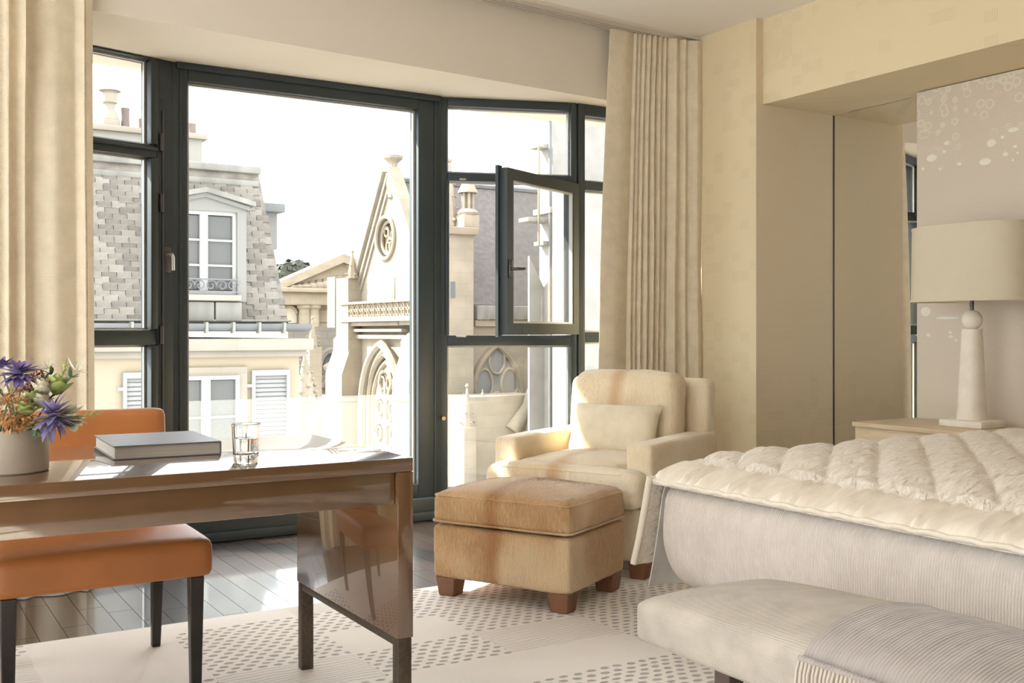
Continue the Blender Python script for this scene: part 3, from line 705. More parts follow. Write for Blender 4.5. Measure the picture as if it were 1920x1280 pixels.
# ottoman
AZ = R(-28.5)   # chair frame: local +y = chair back direction (62.5 deg clockwise from +v)
ARZ = -R(62.5)
near = P(1064, 1128, z=.06); 
OW, OD = .63, .50
ax_b = Vector((sin(R(62.5)), cos(R(62.5)), 0)); ax_w = Vector((cos(R(62.5)), -sin(R(62.5)), 0))   # back, towards the chair's own +x
oc = Vector((near.x, near.y, 0)) - ax_w * (OW / 2 - .015) + ax_b * (OD / 2 - .015)
ot = root('ottoman', 'square tan cowhide ottoman on short wooden feet in front of the armchair', 'ottoman', (oc.x, oc.y, RUG), ARZ, local=True)
ob_ = puff('base', (OW, OD, .215), (0, 0, .075 + .1075), m_hide, ot, .022, 0, 14, .003)
oc_ = puff('cushion', (OW + .004, OD + .004, .125), (0, 0, .292 + .0625), m_hide, ot, .032, .040, 16, .004, side=.006, seed=4)
fur(ob_, ot, 26000, .011, m_hide, 1); fur(oc_, ot, 26000, .011, m_hide, 2)
def rect_loop(w, d, z, r=.03, n=5):
    pts = []
    for cx, cy, a0_ in ((w / 2 - r, d / 2 - r, 0), (-w / 2 + r, d / 2 - r, 90), (-w / 2 + r, -d / 2 + r, 180), (w / 2 - r, -d / 2 + r, 270)):
        for i in range(n + 1):
            a = R(a0_ + 90 * i / n); pts.append((cx + r * cos(a), cy + r * sin(a), z))
    return pts
tube('welt', rect_loop(OW + .008, OD + .008, .305), .0045, m_hide, ot, 6, True)
tube('welt', rect_loop(OW - .004, OD - .004, .408), .0042, m_hide, ot, 6, True)
for sx in (-1, 1):
    for sy in (-1, 1): leg('foot', sx * (OW / 2 - .055), sy * (OD / 2 - .055), 0, .078, .092, .072, m_legwood, ot)

# armchair
fr_ = P(1204, 1080, z=0.03)
AW, AD = .80, .86
ac = Vector((fr_.x, fr_.y, 0)) - ax_w * (AW / 2 - .04) + ax_b * (AD / 2 - .03)
arm_ = root('armchair', 'pale cowhide lounge armchair with low square arms by the window', 'armchair', (ac.x, ac.y, 0), ARZ, local=True)
ARW = .125
ab_ = puff('base', (AW, AD - .02, .235), (0, .01, .085 + .1175), m_hidep, arm_, .02, 0, 12, .002)
as_ = []
for sx in (-1, 1): as_ += [puff('arm', (ARW, AD - .04, .27), (sx * (AW / 2 - ARW / 2), .02, .320 + .135), m_hidep, arm_, .022, .006, 12, .002, seed=sx + 2)]
sw = AW - 2 * ARW
def seatfn(p): return Vector((p.x * (1.0 if p.y > -.22 else 1.0), p.y, p.z))
bm_seat = puff('seat_cushion', (sw - .004, AD - .24, .165), (0, -.135, .322 + .0825), m_hidep, arm_, .045, .038, 16, .005, side=.004, seed=9)
fs_ = puff('seat_cushion_front', (AW - .03, .13, .155), (0, -AD / 2 - .005, .322 + .0775), m_hidep, arm_, .045, .02, 14, .004, seed=8)
def backlean(p): return Vector((p.x, p.y + .16 * (p.z + .2), p.z))
puff('back', (AW - .03, .13, .56), (0, AD / 2 - .075, .300 + .27), m_hidep, arm_, .045, 0, 12, .003, fn=lambda p: Vector((p.x, p.y + .10 * (p.z + .25), p.z)))
bc_ = puff('back_cushion', (sw + .03, .18, .395), (0, AD / 2 - .235, .475 + .20), m_hidep, arm_, .065, .02, 16, .006, fn=backlean, seed=3)
tube('welt', [(x_, -AD / 2 - .068 + .01, .47) for x_ in (-.3, -.1, .1, .3)], .004, m_hidep, arm_, 6)
for sx in (-1, 1):
    leg('foot', sx * (AW / 2 - .07), -AD / 2 + .08, RUG if sx > 0 else 0, .088, .085, .07, m_legwood, arm_)
    leg('foot', sx * (AW / 2 - .07), AD / 2 - .08, 0, .088, .085, .07, m_legwood, arm_)
for o_, n_ in ((ab_, 9000), (bm_seat, 14000), (fs_, 12000), (bc_, 14000)): fur(o_, arm_, n_, .010, m_hidep, n_, .2)
# scatter pillow leaning on the back cushion
pc = arm_.location + Vector((0, 0, .605)) + ax_w * .005 + ax_b * .06
pl = root('throw_pillow', 'small cream linen pillow resting on the armchair seat', 'pillow', tuple(pc), ARZ, local=True)
bm = bmesh.new(); n = 22; top = {}; 
for sgn in (1, -1):
    for i in range(n + 1):
        for j in range(n + 1):
            x, y = -1 + 2 * i / n, -1 + 2 * j / n
            e = (1 - x ** 4) * (1 - y ** 4); th = .065 * max(0, e) ** .5
            X = x * .235 * (1 - .05 * (1 - abs(y) ** 2) * abs(x) ** 3); Z = y * .135 * (1 - .07 * (1 - abs(x) ** 2) * abs(y) ** 3)
            top[sgn, i, j] = bm.verts.new((X, sgn * th, Z))
    for i in range(n):
        for j in range(n): bm.faces.new((top[sgn, i, j], top[sgn, i + 1, j], top[sgn, i + 1, j + 1], top[sgn, i, j + 1]))
bmesh.ops.remove_doubles(bm, verts=bm.verts, dist=1e-5); bmesh.ops.recalc_face_normals(bm, faces=bm.faces)
bmesh.ops.transform(bm, matrix=Matrix.Rotation(R(-22), 4, 'X'), verts=bm.verts)
finish('pillow_cover', bm, m_pillow, pl, 60)

# ---------------------------------------------------------------- bed
BU0, BU1, BV0, BV1 = 2.45, 4.90, 0.95, 2.97
m_sheet = weave('ribbed_white_cotton', (.81, .73, .65), 225, .8, ribs='Y', sheen=.1)
m_linen = weave('white_linen', (.76, .72, .67), 700, .2)
bed = root('bed', 'wide bed made up in ribbed white cotton against the headboard wall', 'bed', ((BU0 + BU1) / 2, (BV0 + BV1) / 2, RUG), local=False)
MC = ((BU0 + BU1) / 2, (BV0 + BV1) / 2)
box('base', (BU0 + .18, BU1, BV0 + .15, BV1 - .18, .011, .20), m_darkwood, bed, .01)
def bedz(u, v):
    """height of the made-up bed's top"""
    e1 = max(0.0, min(1.0, (u - BU0) / .55)); e2 = max(0.0, min(1.0, (BV1 - v) / .45)); e3 = max(0.0, min(1.0, (v - BV0) / .45))
    f = lambda e: 1 - (1 - e) ** 2.4
    return .553 + .088 * min(f(e1), .35 + .65 * f(e2), .35 + .65 * f(e3))
# mattress body with soft vertical corner and rolled lower edge
def mattress():
    bm = bmesh.new(); bmesh.ops.create_cube(bm, size=2); bmesh.ops.subdivide_edges(bm, edges=bm.edges[:], cuts=22, use_grid_fill=True)
    hx, hy, hz = (BU1 - BU0) / 2, (BV1 - BV0) / 2, .19; rad = .07
    for v in bm.verts:
        q = Vector([math.copysign(1 - (1 - abs(k)) ** 1.7, k) for k in v.co]); p = Vector((q.x * hx, q.y * hy, q.z * hz))
        inner = Vector([max(-h + rad, min(h - rad, k)) for k, h in zip(p, (hx, hy, hz))]); dv = p - inner
        if dv.length > 1e-9: p = inner + dv.normalized() * min(rad, max(abs(k) for k in dv))
        ez = 1 - (p.z / hz) ** 2; p.x += math.copysign(.025, p.x) * max(0, ez) * abs(q.x)
        P_ = p + Vector((MC[0], MC[1], .17 + hz))
        if p.z > 0: P_.z += (bedz(P_.x, P_.y) - .553) * max(0, p.z / hz) - .012 * (p.z / hz)
        # lower corner at the window side is tucked under
        if p.z < 0: t = min(1, -p.z / hz); P_.y -= .10 * t ** 2.2 * max(0, (q.y - .6) / .4) ; 
        v.co = P_
    return finish('mattress', bm, m_sheet, bed, 60)
mattress()
# linen falling at the window side of the foot
def drape(name, mat, parent, u0, u1, v0, ztop, zbot, flare, nu=70, nz=22, amp=.012, thick=.006, lift=None):
    verts = []; faces = []
    for j in range(nz + 1):
        t = j / nz
        for i in range(nu + 1):
            s = i / nu; uu = u0 + (u1 - u0) * s
            zb = zbot + (lift(s) if lift else 0)
            z = ztop(uu) + (zb - ztop(uu)) * t
            out = flare * (t ** .8) + amp * sin(s * 34 + 2 * sin(s * 9)) * t + .010 * (1 - (1 - min(1, t * 6)) ** 2)
            du = -.03 * t * t * (1 - s) ** 3
            verts.append((uu + du, v0 + out, z))
    for j in range(nz):
        for i in range(nu):
            a = j * (nu + 1) + i; faces.append((a, a + 1, a + nu + 2, a + nu + 1))
    bm = bmesh.new(); vs = [bm.verts.new(v) for v in verts]
    for f in faces: bm.faces.new([vs[i] for i in f])
    bmesh.ops.recalc_face_normals(bm, faces=bm.faces); bmesh.ops.solidify(bm, geom=bm.faces[:], thickness=thick)
    return finish(name, bm, mat, parent, 60)
drape('hanging_sheet', m_linen, bed, BU0 + .015, BU1 - .3, BV1 - .01, lambda u: bedz(u, BV1) - .03, .150, .052, amp=.012, thick=.004)

# quilted coverlet
def quilt_mat():
    m = M('quilted_satin', (.84, .76, .65), .5, sheen=.3, spec=.35); k = NT(m)
    tc = k.N.new('ShaderNodeTexCoord'); mp = k.N.new('ShaderNodeMapping'); mp.inputs['Rotation'].default_value = (0, 0, R(18)); mp.inputs['Scale'].default_value = (16, 60, 30); k.L.new(tc.outputs['Object'], mp.inputs[0])
    n = k.N.new('ShaderNodeTexNoise'); n.inputs['Scale'].default_value = 1.2; n.inputs['Detail'].default_value = 2; n.inputs['Distortion'].default_value = .4; k.L.new(mp.outputs[0], n.inputs['Vector'])
    k.bump(n.outputs[0], .9, .018); return m
m_quilt = quilt_mat(); m_band = M('satin_band', (.82, .74, .62), .45, var=.04, vscale=8, sheen=.2, bump=.7, bscale=5, stretch=(2, 7, 2))
cov = root('coverlet', 'cream diamond-quilted satin coverlet spread over the bed', 'coverlet', (MC[0], MC[1], .55))
QP = .20
def quilt():
    nu, nv = 200, 190; u0, u1, v0, v1 = BU0 - .030, BU1 - .01, BV0 + .02, BV1 + .012; verts = []; faces = []
    for i in range(nu + 1):
        for j in range(nv + 1):
            uu = u0 + (u1 - u0) * i / nu; vv = v0 + (v1 - v0) * j / nv
            a = (uu * .82 + vv) / QP; b = (uu * .82 - vv) / QP
            bul = (abs(sin(pi * a)) * abs(sin(pi * b))) ** .36
            edge = uu - u0; brd = .15
            cov_z = bedz(max(uu, BU0), min(vv, BV1)) + .010
            wr = 1.4 * noise.noise((uu * 14 + vv * 8, vv * 38 - uu * 6, 0)) * .004
            if edge < brd or (v1 - vv) < brd * .55:
                k = min(edge / brd, 1); h = .010 * sin(pi * min(1, k)) ** .5 + .0135 * max(-.6, sin((vv * 84 + 2.8 * sin(vv * 27)) + k * 2.2)) * (.4 + .6 * (1 - k)) + wr
            else: h = .002 + .024 * bul + wr * 1.3
            if edge < .035: cov_z -= (1 - edge / .035) ** 2 * .018
            if edge < .02: h *= edge / .02
            verts.append((uu, vv, cov_z + h))
    for i in range(nu):
        for j in range(nv):
            a = i * (nv + 1) + j; faces.append((a, a + nv + 1, a + nv + 2, a + 1))
    bm = bmesh.new(); vs = [bm.verts.new(v) for v in verts]
    for f in faces: bm.faces.new([vs[i] for i in f])
    bmesh.ops.recalc_face_normals(bm, faces=bm.faces)
    if sum(f.normal.z for f in bm.faces) < 0: bmesh.ops.reverse_faces(bm, faces=bm.faces[:])
    ex = bmesh.ops.extrude_edge_only(bm, edges=[e for e in bm.edges if e.is_boundary])
    for g in ex['geom']:
        if isinstance(g, bmesh.types.BMVert): g.co.z -= .014
    o = finish('quilted_top', bm, m_quilt, cov, 70); o.data.materials.append(m_band)
    for p in o.data.polygons:
        c = p.center + cov.location
        if c.x < u0 + .145 or c.y > v1 - .08: p.material_index = 1
    return o
quilt()
drape('side_fall', m_quilt, cov, BU0 - .03, BU1 - .2, BV1 + .004, lambda u: bedz(max(u, BU0), BV1) + .008, .235, .060, amp=.008, thick=.012)
# edge band of the fall along its foot end
bp_ = []
for j in range(13):
    t = j / 12; zt_ = bedz(BU0, BV1) + .006; bp_.append((BU0 - .038 - .03 * t * t, BV1 + .010 + .060 * t ** .8, zt_ + (.235 - zt_) * t))
tube('edge_band', bp_, .013, m_band, cov, 8)
fp_ = []
for j in range(60):
    vv = BV0 + .03 + (BV1 - BV0 - .03) * j / 59; fp_.append((BU0 - .030, vv, bedz(BU0, vv) - .011 + .003 * sin(vv * 60)))
tube('edge_band', fp_, .009, m_band, cov, 8)

# ---------------------------------------------------------------- bench and throw
NU0, NU1, NV0, NV1 = 1.69, 2.17, 0.55, 2.155
m_bench = weave('bench_linen', (.50, .45, .385), 420, .3, var=.10)
bn = root('bench', 'long grey linen upholstered bench at the foot of the bed', 'bench', ((NU0 + NU1) / 2, (NV0 + NV1) / 2, RUG), local=True)
puff('seat', (NU1 - NU0, NV1 - NV0, .105), (0, 0, .272 + .0525), m_bench, bn, .022, .078, 18, .0015)
for sx in (-1, 1):
    for sy in (-1, 1): leg('leg', sx * ((NU1 - NU0) / 2 - .05), sy * ((NV1 - NV0) / 2 - .30), 0, .280, .052, .038, m_legwood if False else M('bench_leg_wood', (.10, .07, .055), .4), bn, sx * .015, 0)
m_throw = weave('throw_wool', (.42, .375, .35), 230, .4, ribs='Y', var=.10, sheen=.4)
th = root('throw_blanket', 'grey ribbed wool throw with fringe draped over the bench', 'blanket', ((NU0 + NU1) / 2, 1.1, .40))
TV0, TV1 = 0.62, 1.575
def bench_top(u, v):
    x = (u - (NU0 + NU1) / 2) / ((NU1 - NU0) / 2); y = (v - (NV0 + NV1) / 2) / ((NV1 - NV0) / 2)
    x = max(-.999, min(.999, x))
    return RUG + .272 + .105 + .078 * (1 - x * x) ** .6 * max(0, 1 - y * y) ** .6
def throw():
    nu, nv = 60, 90; verts = []; faces = []
    prof = []
    for i in range(nu + 1):
        s = i / nu; u = NU0 - .012 + (NU1 - NU0 + .026) * s; prof.append(u)
    for i, u in enumerate(prof):
        for j in range(nv + 1):
            t = j / nv; v = TV0 + (TV1 - TV0) * t
            z = bench_top(u, v) + .007 + .003 * noise.noise((u * 8, v * 8, 2))
            if u < NU0 + .022: z -= (NU0 + .022 - u) ** 2 * 9
            if u > NU1 - .022: z -= (u - NU1 + .022) ** 2 * 9
            z += .0008 * sin(v * 150) + .004 * max(0, 1 - (TV1 - v) / .02)
            verts.append((u, v + .012 * noise.noise((u * 5, 0, 4)), z))
    for i in range(nu):
        for j in range(nv):
            a = i * (nv + 1) + j; faces.append((a, a + nv + 1, a + nv + 2, a + 1))
    bm = bmesh.new(); vs = [bm.verts.new(v) for v in verts]
    for f in faces: bm.faces.new([vs[i] for i in f])
    bmesh.ops.recalc_face_normals(bm, faces=bm.faces)
    if sum(f.normal.z for f in bm.faces) < 0: bmesh.ops.reverse_faces(bm, faces=bm.faces[:])
    bmesh.ops.solidify(bm, geom=bm.faces[:], thickness=.006)
    return finish('blanket_cloth', bm, m_throw, th, 60)
throw()
hem = [(NU0 - .014, TV0 + (TV1 - TV0) * j / 40, bench_top(NU0, 1) + .004) for j in range(41)]
tube('rolled_hem', hem, .008, m_throw, th, 8)
m_fringe = M('fringe_yarn', (.52, .46, .39), .9, var=.15, vscale=30, sheen=.3)
strands = []
for k in range(4):
    rr = random.Random(40 + k); bm = bmesh.new(); off = rr.uniform(-.008, .008)
    add_tube(bm, [(0, 0, 0), (-.008, off * .2, -.02), (-.012, off * .6, -.06), (-.010 + off * .3, off, -.115)], lambda t: .0045 - .001 * t, 6)
    bmesh.ops.recalc_face_normals(bm, faces=bm.faces); o_ = finish('tassel', bm, m_fringe, None, 50); strands.append(o_.data); bpy.data.objects.remove(o_)
rr = random.Random(5); v = TV1 - .004
while v > TV0:
    at(rr.choice(strands), 'tassel', th, (NU0 - .020, v, bench_top(NU0, 1) + .002), (0, 0, rr.uniform(-.15, .15)), (1, 1, rr.uniform(.9, 1.1))); v -= .0105

# ---------------------------------------------------------------- niche: mirror, headboard panel, nightstand, lamp
m_mirror = M('mirror_silver', (.90, .90, .88), 0.0, metal=1.0)
mi = root('mirror', 'tall narrow wall mirror between niche return and headboard panel', 'mirror', (4.985, 4.15, .02))
box('mirror_glass', (5.046, 5.0595, 3.80, 4.462, .03, 2.402), m_mirror, mi, 0, smooth=0)
box('edge_strip', (5.042, 5.0595, 4.4625, 4.469, .03, 2.402), m_hinge, mi)
def panel_mat():
    col = (.70, .615, .51); m = M('headboard_silk', col, .55, sheen=.2, spec=.35); k = NT(m); x, y, z = k.xyz()
    v1 = k.N.new('ShaderNodeTexVoronoi'); v1.inputs['Scale'].default_value = 17; v1.distance = 'EUCLIDEAN'; v1.inputs['Randomness'].default_value = .9
    tc = k.N.new('ShaderNodeTexCoord'); k.L.new(tc.outputs['Object'], v1.inputs['Vector'])
    d = v1.outputs['Distance']; ring = k.op('SUBTRACT', 1.0, k.step(k.op('ABSOLUTE', k.op('SUBTRACT', d, .36)), .03, .14))
    v2 = k.N.new('ShaderNodeTexVoronoi'); v2.inputs['Scale'].default_value = 34; k.L.new(tc.outputs['Object'], v2.inputs['Vector'])
    dots = k.op('SUBTRACT', 1.0, k.step(v2.outputs['Distance'], .12, .24))
    up = k.step(k.op('ADD', z, k.op('MULTIPLY', k.noise(3.0), .22)), 2.12, 2.34)
    lo = k.op('MULTIPLY', k.step(k.noise(5.0), .56, .66), k.op('MULTIPLY', k.step(z, .95, 1.05), k.op('SUBTRACT', 1.0, k.step(z, 1.15, 1.28))))
    pat = k.op('ADD', k.op('MULTIPLY', k.op('MAXIMUM', ring, dots), up), k.op('MULTIPLY', dots, lo))
    k.base(k.mixcol(k.op('MULTIPLY', pat, .55), col, (.84, .80, .69)))
    k.bump(k.op('ADD', pat, k.op('MULTIPLY', k.op('SINE', k.op('MULTIPLY', z, 420.0)), .15)), .3, .003); return m
m_panel = panel_mat()
hp = st(root('wall_panel', None, None, (4.95, 2.4, 0), kind='structure'))
box('silk_panel', (4.945, 5.059, 0.2, 3.792, .02, 2.4), m_panel, hp, .003)
m_seq = M('embroidered_dot', (.84, .80, .70), .4, sheen=.2)
bm = bmesh.new(); add_lathe(bm, [(0, 0), (1, 0), (.9, .5), (.6, .85), (0, 1)], (0, 0, 0), 14)
bmesh.ops.rotate(bm, verts=bm.verts, matrix=Matrix.Rotation(-pi / 2, 3, 'Y')); bmesh.ops.recalc_face_normals(bm, faces=bm.faces)
o_ = finish('embroidered_dot', bm, m_seq, None, 50); dotm = o_.data; bpy.data.objects.remove(o_)
for x, y, w, h in ((1747, 296, 9, 7), (1859, 268, 8, 8), (1847, 303, 10, 7), (1799, 307, 4, 4), (1771, 284, 3, 3), (1900, 243, 9, 5), (1886, 288, 5, 5), (1775, 268, 5, 4), (1880, 257, 4, 4), (1904, 274, 4, 4), (1731, 317, 3, 4), (1763, 317, 3, 3), (1909, 286, 3, 3), (1900, 300, 3, 3), (1736, 584, 9, 9), (1776, 596, 20, 3), (1742, 628, 4, 4), (1783, 631, 4, 3), (1793, 638, 3, 3), (1782, 623, 3, 3)):
    p = P(x, y, u=4.945); d_ = p.dot(FW); s = d_ / F
    at(dotm, 'embroidered_dot', hp, tuple(p), (0, 0, 0), (.004, w * s * 1.25, h * s))

m_oak = M('pale_oak', (.66, .52, .33), .42, var=.10, vscale=10, stretch=(8, .8, 8), coat=.3, coatr=.15)
NS0, NS1 = 3.09, 3.80
ns = root('nightstand', 'pale oak nightstand beside the bed under the lamp', 'nightstand', (4.68, 3.4, 0))
box('body', (4.455, 4.940, NS0, NS1, .06, .580), m_oak, ns, .003)
box('top', (4.440, 4.942, NS0 - .008, NS1 + .008, .581, .606), m_oak, ns, .003)
for z0_, z1_ in ((.315, .568), (.075, .305)):
    dw = box('drawer', (4.444, 4.4545, NS0 + .012, NS1 - .10, z0_, z1_), m_oak, ns, .002)
    tube('pull', [(4.444, 3.30, (z0_ + z1_) / 2), (4.425, 3.30, (z0_ + z1_) / 2), (4.425, 3.46, (z0_ + z1_) / 2), (4.444, 3.46, (z0_ + z1_) / 2)], .005, m_brass, dw)
for y_ in (NS0 + .04, NS1 - .04):
    for x_ in (4.49, 4.90): box('foot', (x_ - .02, x_ + .02, y_ - .02, y_ + .02, 0, .06), m_oak, ns, .003)

lc = P(1822, 790, z=.606); LX, LY = 4.715, 3.29
lmp = root('table_lamp', 'white plaster column table lamp with oval cream shade on the nightstand', 'lamp', (LX, LY, .606), R(0), local=True)
m_plaster = M('plaster', (.86, .79, .68), .8, var=.05, vscale=12, bump=.35, bscale=24)
m_shade = weave('shade_linen', (.82, .74, .58), 900, .1, rough=.85, translucent=.25, var=.02)
box('base', (-.10, .10, -.12, .12, 0, .036), m_plaster, lmp, .006)
bm = bmesh.new(); nseg = 14
rings = []
for j in range(nseg + 1):
    t = j / nseg; w = .064 - .021 * t; ring = []
    for k in range(16):
        a = k * 2 * pi / 16; ca, sa = cos(a), sin(a); q = (abs(ca) ** 3.2 + abs(sa) ** 3.2) ** (-1 / 3.2)
        ring.append(bm.verts.new((ca * q * w + .002 * noise.noise((t * 9, k, 1)), sa * q * w + .002 * noise.noise((t * 9, k, 5)), .036 + .452 * t)))
    rings.append(ring)
for a, b in zip(rings, rings[1:]):
    for k in range(16): bm.faces.new((a[k], a[(k + 1) % 16], b[(k + 1) % 16], b[k]))
bm.faces.new(rings[-1]); bm.faces.new(rings[0][::-1]); bmesh.ops.recalc_face_normals(bm, faces=bm.faces)
finish('column', bm, m_plaster, lmp, 45)
lathe('ball', [(0, .484)] + [(.050 * sin(a), .534 - .050 * cos(a)) for a in [pi * i / 12 for i in range(1, 12)]] + [(0, .584)], (0, 0, 0), m_plaster, lmp, 24)
tube('neck', [(0, 0, .58), (0, 0, .72)], .009, m_hinge, lmp, 10)
def shade():
    bm = bmesh.new(); n = 72; zb, zt_ = .625, 1.005; A, Bq = .178, .315; rings = []
    for (s, z) in ((1.0, zb), (1.0, zb + .012), (.99, zb + .012), (.975, zt_ - .012), (.985, zt_ - .012), (.98, zt_), (.968, zt_), (.985, zb)):
        ring = []
        for k in range(n):
            a = k * 2 * pi / n; ca, sa = cos(a), sin(a); q = (abs(ca) ** 2.7 + abs(sa) ** 2.7) ** (-1 / 2.7)
            ring.append(bm.verts.new((ca * q * A * s, sa * q * Bq * s, z)))
        rings.append(ring)
    rings.append(rings[0])
    for a, b in zip(rings, rings[1:]):
        for k in range(n): bm.faces.new((a[k], a[(k + 1) % n], b[(k + 1) % n], b[k]))
    bmesh.ops.recalc_face_normals(bm, faces=bm.faces); return finish('shade', bm, m_shade, lmp, 40)
sh = shade()
for a in (0, 2 * pi / 3, 4 * pi / 3): tube('spider_arm', [(0, 0, .715), (.165 * cos(a), .25 * sin(a), .715)], .003, m_hinge, lmp, 6)

# ================================================================ outside
GND = -14.0
m_street = M('asphalt', (.30, .29, .28), .9, var=.1, vscale=1)
st(box('street', (-60, 120, 6.2, 160, GND - .3, GND), m_street))
m_cream = M('render_cream', (0.262, 0.217, 0.151), .9, var=.03, vscale=.8)
m_corn = stone('cornice_stone', (0.264, 0.234, 0.188), 2.2, .5, .006)
m_zinc = M('zinc', (0.103, 0.106, 0.103), .55, var=.14, vscale=2.5, col2=None)
m_zincold = M('weathered_zinc', (0.158, 0.151, 0.130), .7, var=.22, vscale=4, stretch=(1, 1, .25))
m_grey = M('grey_joinery', (0.155, 0.150, 0.134), .7)
m_iron = M('wrought_iron', (.10, .10, .105), .5)
m_dark = M('dark_window_glass', (.10, .11, .115), .08, spec=.6)
m_pot = M('chimney_pot_clay', (.13, .10, .088), .8, var=.15, vscale=5)
def slate_mat(name, c1, c2):
    m = M(name, c1, .75, bump=.25, bscale=14, spec=.25); k = NT(m); oi = k.N.new('ShaderNodeObjectInfo'); n = k.noise(5.0)
    f = k.op('ADD', k.op('MULTIPLY', oi.outputs['Random'], .55), k.op('MULTIPLY', k.step(n, .3, .7), .45)); k.base(k.mixcol(f, c1, c2)); return m
m_slate = slate_mat('slate', (.072, .064, .054), (.225, .203, .17))
# ---- mansard house
FV = 14.8; RV = 15.65
uR = P(573, 632, v=FV).x
zc0 = P(560, 656, v=FV).z; zg = P(560, 634, v=FV).z; zroof = P(520, 606, v=FV).z
hs = root('mansard_house', 'cream house with grey slate mansard roof, dormer and white shutters', 'house', (2.0, 17.0, GND))
box('wall', (-9.0, uR - .10, FV, 22.0, GND, zc0), m_cream, hs)
box('cornice', (-9.0, uR + .05, FV - .22, 22.1, zc0, zg), m_corn, hs, .02)
box('cornice_fillet', (-9.0, uR - .02, FV - .10, 22.0, zc0 - .09, zc0), m_corn, hs, .01)
# gutter trough and brackets
zgu = P(500, 628, v=FV - .25).z + .06
bm = bmesh.new(); gpts = []
for k in range(9):
    a = pi + pi * k / 8; gpts.append((-9.0, FV - .16 + .11 * cos(a), zgu + .10 + .11 * sin(a)))
add_prism(bm, gpts, (uR + 9.0, 0, 0)); bmesh.ops.recalc_face_normals(bm, faces=bm.faces)
gu = finish('gutter', bm, m_zinc, hs, 40)
bm = bmesh.new(); add_box(bm, -.018, .018, -.125, .0, -.11, .045); o_ = finish('bracket_', bm, m_zincold, None); brk = o_.data; bpy.data.objects.remove(o_)
for x in (240, 378, 428, 476, 522): at(brk, 'gutter_bracket', hs, (P(x, 620, v=FV).x, FV - .16, zgu + .075))
box('roof_step', (-9.0, P(545, 600, v=FV).x, FV - .04, RV, zgu + .16, zroof + .02), m_zincold, hs, .01)
# mansard core
ztop = P(478, 322, v=RV).z; uTb = P(542, 606, v=FV).x; uTt = P(484, 322, v=RV).x
core = raw('roof_core', [(-9, FV + .03, zroof), (uTb, FV + .03, zroof), (uTt, RV, ztop), (-9, RV, ztop), (-9, 21.5, zroof), (uTb, 21.5, zroof), (uTt, 20.5, ztop), (-9, 20.5, ztop)],
           [(0, 1, 2, 3), (1, 5, 6, 2), (5, 4, 7, 6), (4, 0, 3, 7), (3, 2, 6, 7), (0, 4, 5, 1)], m_slate, hs)
box('roof_ridge', (-9, uTt + .03, RV - .08, RV + .5, ztop - .04, ztop + .07), m_zincold, hs, .02)
box('roof_ridge', (-9, uTt - .02, RV - .11, RV + .3, ztop - .24, ztop - .15), m_zincold, hs, .02)
# slates: the ones the window shows
sl_w, sl_h = .195, .088
bm = bmesh.new(); add_box(bm, -sl_w / 2 + .004, sl_w / 2 - .004, -.012, .004, 0, sl_h * 1.25); bmesh.ops.recalc_face_normals(bm, faces=bm.faces)
o_ = finish('slate_', bm, m_slate, None, 0); slm = o_.data; bpy.data.objects.remove(o_)
tilt = -math.atan2(RV - FV - .03, ztop - zroof); rr = random.Random(8)
uD0, uD1 = P(296, 450, v=FV).x, P(466, 450, v=FV).x
z = zroof + .02; row = 0; slant = sqrt((RV - FV - .03) ** 2 + (ztop - zroof) ** 2); nsl = 0
while z < ztop - .27:
    t = (z - zroof) / (ztop - zroof); vv = FV + .03 + (RV - FV - .03) * t; ur = uTb + (uTt - uTb) * t
    uu = P(168, 400, v=FV).x + (sl_w / 2 if row % 2 else 0)
    while uu < ur - sl_w * .4:
        if not (uD0 - .05 < uu < uD1 + .02 and z < P(385, 372, v=FV).z) and nsl < 300:
            at(slm, 'slate', core, (uu, vv - .004, z), (tilt + rr.uniform(-.03, .03), rr.uniform(-.015, .015), 0), (1, rr.uniform(.7, 1.5), 1)); nsl += 1
        uu += sl_w
    z += sl_h * cos(tilt); row += 1
# dormer on the hidden flank, seen as a small cornice
box('side_dormer_cornice', (P(500, 395, v=17.2).x - .4, P(513, 395, v=17.2).x, 16.6, 17.9, P(500, 404, v=17.2).z, P(500, 388, v=17.2).z), m_zinc, hs, .02)
box('side_dormer_cheek', (P(500, 395, v=17.2).x - .4, P(505, 395, v=17.2).x, 16.8, 17.7, P(500, 470, v=17.2).z, P(500, 404, v=17.2).z), m_grey, hs)
# dormer
DVv = FV - .02
zd0 = P(400, 562, v=DVv).z; zd1 = P(445, 388, v=DVv).z; zap = P(386, 352, v=DVv).z; ze = P(468, 379, v=DVv).z
uC = P(384, 450, v=DVv).x; uDr = P(462, 450, v=DVv).x; hw = uDr - uC
wz1 = P(440, 398, v=DVv).z; wz0 = P(440, 552, v=DVv).z; uWr = P(445, 450, v=DVv).x; whw = uWr - uC
bm = bmesh.new()
for c in ((uC - hw, uC - whw, DVv, RV, zd0 - .02, zd1), (uC + whw, uC + hw, DVv, RV, zd0 - .02, zd1), (uC - whw, uC + whw, DVv, RV, wz1, zd1), (uC - whw, uC + whw, DVv, RV, zd0 - .02, wz0)): add_box(bm, *c)
add_prism(bm, [(uC - hw, DVv, zd1), (uC + hw, DVv, zd1), (uC + hw, DVv, ze - .06), (uC, DVv, zap - .10), (uC - hw, DVv, ze - .06)], (0, RV - DVv, 0))
bmesh.ops.recalc_face_normals(bm, faces=bm.faces); dm = finish('dormer', bm, m_grey, hs, 0)
